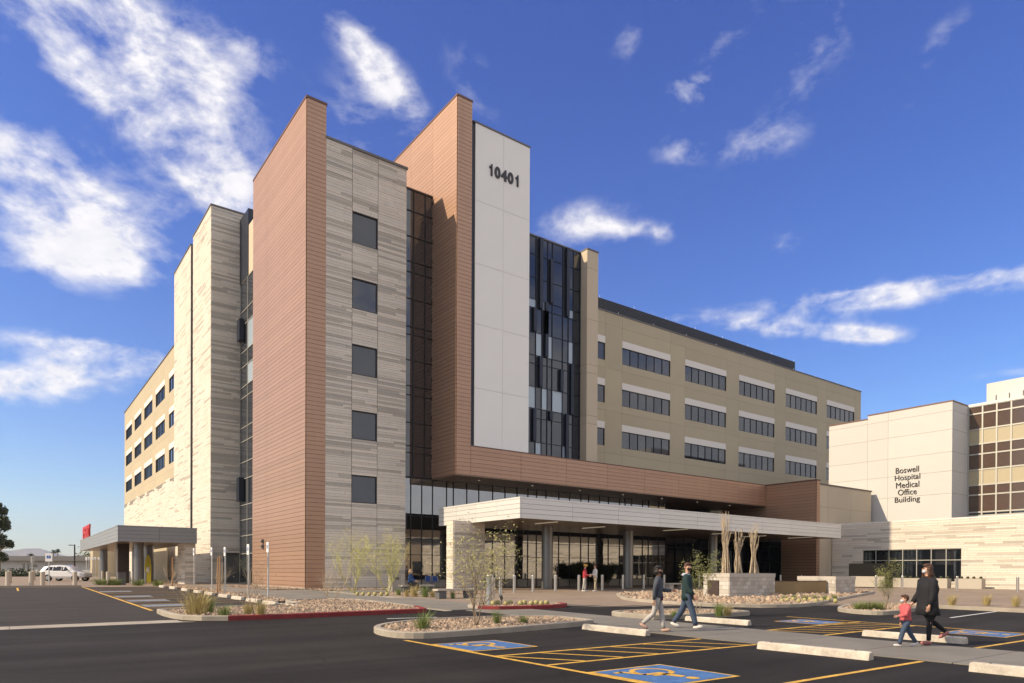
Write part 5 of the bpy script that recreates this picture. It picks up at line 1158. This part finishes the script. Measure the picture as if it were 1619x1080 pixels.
    if hair in ('long', 'curly', 'bob'):
        L_ = {'long': .30, 'curly': .12, 'bob': .16}[hair]
        for q in range(26):
            a = rad(75+q*210/25); p = hv(.085*math.cos(a), .09*math.sin(a), .02); e = p+V((-.02, 0, -L_*rg.uniform(.8, 1.05)))*k+(ht@V((.02*math.cos(a), .02*math.sin(a), 0)))*k; b.tube(p, (p+e)/2+(ht@V((.018*math.cos(a), .018*math.sin(a), 0)))*k, .027*k, .026*k, 6); b.tube((p+e)/2+(ht@V((.018*math.cos(a), .018*math.sin(a), 0)))*k, e, .026*k, .012*k, 6)
    if hair == 'curly':
        for q in range(40): a = rg.random()*6.28; e = rg.uniform(-.3, 1.4); p = V((-.02+.1*math.cos(a)*math.cos(e), .1*math.sin(a)*math.cos(e), .04+.09*math.sin(e))); 
        for q in range(34):
            a = rad(rg.uniform(60, 300)); e = rg.uniform(-.5, 1.3); b.ell(hv(-.02+.1*math.cos(a)*math.cos(e), .1*math.sin(a)*math.cos(e), .04+.095*math.sin(e)), (.03*k,)*3, 6, 5)
    b.obj('hair', hm, t, True)
    if hat: b = MB(); b.ell(hv(-.01, 0, .075), (.115*k, .11*k, .075*k), 12, 8, ht); b.tube(hv(.05, 0, .07), hv(.16, 0, .06), .07*k, .05*k, 8, True); b.obj('cap', hat, t, True)
    # clothes: lofted rings round the limbs
    def loft(b, pts, n=14):
        base = len(b.v)
        for q_, (p, rx, ry) in enumerate(pts):
            p = V(p); pr_ = V(pts[max(0, q_-1)][0]); nx = V(pts[min(len(pts)-1, q_+1)][0]); ax = (nx-pr_).normalized(); sy = V((0, 1, 0)); sx = sy.cross(ax).normalized(); sy = ax.cross(sx).normalized()
            for w_ in range(n):
                an_ = 2*math.pi*w_/n; wob = 1+.03*math.sin(3*an_+q_*2.1)+.025*math.sin(7*an_+q_*1.3); b.v.append(tuple((p+sx*(rx*math.cos(an_)*wob)+sy*(ry*math.sin(an_)*wob))*k))
        for q_ in range(len(pts)-1):
            for w_ in range(n): w2 = (w_+1) % n; b.f.append((base+q_*n+w_, base+q_*n+w2, base+(q_+1)*n+w2, base+(q_+1)*n+w_)); b.t.append(None)
        b.f.append(tuple(base+w_ for w_ in range(n))[::-1]); b.f.append(tuple(base+(len(pts)-1)*n+w_ for w_ in range(n))); b.t += [None, None]
    B_ = bulk; fl = mats.get('flare', 1); b = MB()
    if sit: loft(b, [(pel+V((-.02, 0, -.10)), .10*B_, .14*B_), (pel+V((0, 0, -.02)), .14*B_, .175*B_), (up(.1, 0), .12*B_, .16*B_)])
    else: loft(b, [(pel+V((0, 0, -.14)), .085*B_, .12*B_), (pel+V((0, 0, -.06)), .118*B_, .155*B_), (up(.04, 0), .118*B_, .152*B_), (up(.12, 0), .108*B_, .138*B_)])
    for (hip, kp, an, fd) in info['legs']: loft(b, [(hip+V((0, 0, .03)), .09*B_, .085*B_), (hip*.7+kp*.3, .092*B_, .086*B_), (hip*.35+kp*.65, .078*B_, .074*B_), (kp, .066*fl, .064*fl), (kp*.65+an*.35, .066*fl, .062*fl), (kp*.3+an*.7, .056*fl, .053*fl), (kp*.06+an*.94, .054*fl, .05*fl)], 10)
    b.obj('trousers', mats['legs'], t, True)
    b = MB(); dn = -(.03+coat); sl_ = mats.get('sleeve', 1)
    low_ = up(dn, 0) if not sit else up(.02, 0)
    loft(b, [(low_, (.128+coat*.12)*B_, (.165+coat*.12)*B_), (low_*.6+up(.14, 0)*.4, .135*B_, .168*B_), (up(.14, 0), .125*B_, .155*B_), (up(.28, 0), .13*B_, .172*B_), (up(.38, 0), .122*B_, .185*B_**.6), (up(.45, 0), .1*B_**.5, .17*B_**.4), (up(.50, 0), .085, .12), (up(.55, 0), .062, .066)], 18)
    for s_, (sh, ep, wp_, d2) in zip((1, -1), info['arms']):
        loft(b, [(sh+V((0, -s_*.05, .03)), .06*sl_, .06*sl_), (sh+V((0, s_*.005, -.01)), .072*sl_, .068*sl_), (sh*.5+ep*.5, .062*sl_, .06*sl_), (ep, .056*sl_, .054*sl_), (ep*.5+wp_*.5, .05*sl_, .048*sl_), (wp_-d2*.01, .04*sl_, .038*sl_)], 10)
    b.obj('jacket', mats['top'], t, True)
    if 'under' in mats: b = MB(); b.ell((up(.15, 0)+V((.07, 0, 0)))*k, (.075*k, .07*k, .27*k), 10, 8); b.obj('shirt', mats['under'], t, True)
    if hood: b = MB(); b.ell((up(.5, 0)+V((-.03, 0, 0)))*k, (.12*k, .13*k, .055*k), 12, 7); b.obj('hood', hood, t, True)
    if 'waist' in mats: b = MB(); b.tube((up(dn-.06, 0))*k, (up(dn+.03, 0))*k, .135*bulk*k, .15*bulk*k, 12, True); b.obj('shirt_hem', mats['waist'], t, True)
    for (hip, kp, an, fd) in info['legs']:
        rt = Matrix(((fd.x, 0, -fd.z), (0, 1, 0), (fd.z, 0, fd.x))); b = MB(); c_ = (an+V((0, 0, -.045))+fd*.055)*k
        b.ell(c_+V((0, 0, .012))*k, (.135*k*(1.1 if child else 1), .048*k, .048*k), 12, 8, rt); n_ = len(b.v); lo = -.032*k
        nv = []
        for v in b.v:
            q = rt.transposed()@(V(v)-c_); q.z = max(q.z, lo); nv.append(tuple(c_+rt@q))
        b.v = nv; b.obj('shoe', mats['shoe'], t, True)
    # set the lowest foot on the ground
    low = min(min((v.co.z for v in c.data.vertices), default=9) for c in t.children if c.name.startswith('shoe'))
    for c in t.children: c.location.z -= low
    return t
def face(a): return a
RG = math.atan2(_r.y, _r.x)   # heading to the picture's right
q = at(1040, 999, .02); person(q, RG+math.radians(-18), 1.62, 'woman in grey denim jacket, pale trousers and black mask walking right with the man', [(12, 4), (-14, 34)], [(18, 70, 6), (-14, 12, 8)], dict(top='denim_jacket', legs='greytrouser', hair='hair_dark', shoe='shoe_tan', waist='plum'), bulk=.98, hair='curly', mask='mask_black', skin='skin_dark', head_turn=-22)
q = at(1086, 993.5, .02); person(q, RG+math.radians(-22), 1.74, 'man in dark teal hooded coat, jeans and black mask walking right beside the woman', [(-20, 14), (20, 6)], [(4, 20, 9), (10, 30, 9)], dict(top='greencoat', legs='jeans', hair='hair_brown', shoe='shoe_white', sleeve=1.22, flare=1.2), bulk=1.08, coat=.12, mask='mask_black', hood='hood', head_turn=-48)
q = at(1466, 1019, .02); person(q, RG+math.radians(180), 1.68, 'adult with brown hair in long black coat and leggings walking left holding a child', [(4, 2), (-22, 30)], [(6, 12, 8), (8, 25, 10)], dict(top='blackcloth', legs='blackcloth', hair='hair_brown', shoe='shoe_pink', sleeve=1.3, flare=.85), bulk=1.5, coat=.27, hair='long', mask='mask_white')
q = at(1432, 1022.5, .02); person(q, RG+math.radians(180), 1.06, 'small child in coral hoodie and jeans walking left beside the adult in black', [(24, 10), (-24, 10)], [(20, 62, 8), (-10, 20, 8)], dict(top='pinkhood', legs='jeans', hair='hair_brown', shoe='shoe_white', sleeve=1.3, waist='blackcloth', flare=1.2), bulk=1.22, child=True, mask='mask_white', hood='pinkhood', lean=4)
q = at(924.5, 935.5, .02); person(q, RG+math.radians(-10), 1.66, 'person in red jacket and yellow cap standing before the lobby bollards', [(3, 3), (-6, 5)], [(-6, 12, 8), (14, 55, 8)], dict(top='redjacket', legs='greytrouser', hair='hair_brown', shoe='shoe_white'), hat='yellowcap', bulk=1.05, coat=.05)
q = at(941, 935.5, .02); person(q, RG+math.radians(200), 1.66, 'person in white shirt and khaki trousers facing the person in red', [(5, 3), (-6, 5)], [(10, 75, 8), (14, 70, 8)], dict(top='whitecloth', legs='khaki', hair='hair_brown', shoe='shoe_white'), bulk=1.0)
q = at(652, 938, .04); person((q.x, q.y+.25, q.z), RG+math.radians(-10), 1.66, 'blonde woman in navy top with white mask sitting on the concrete bench', [(82, 78), (80, 82)], [(25, 45, 6), (28, 50, 6)], dict(top='navytop', legs='blackcloth', hair='hair_blond', shoe='shoe_white'), sit=True, hair='bob', mask='mask_white', bulk=1.08)
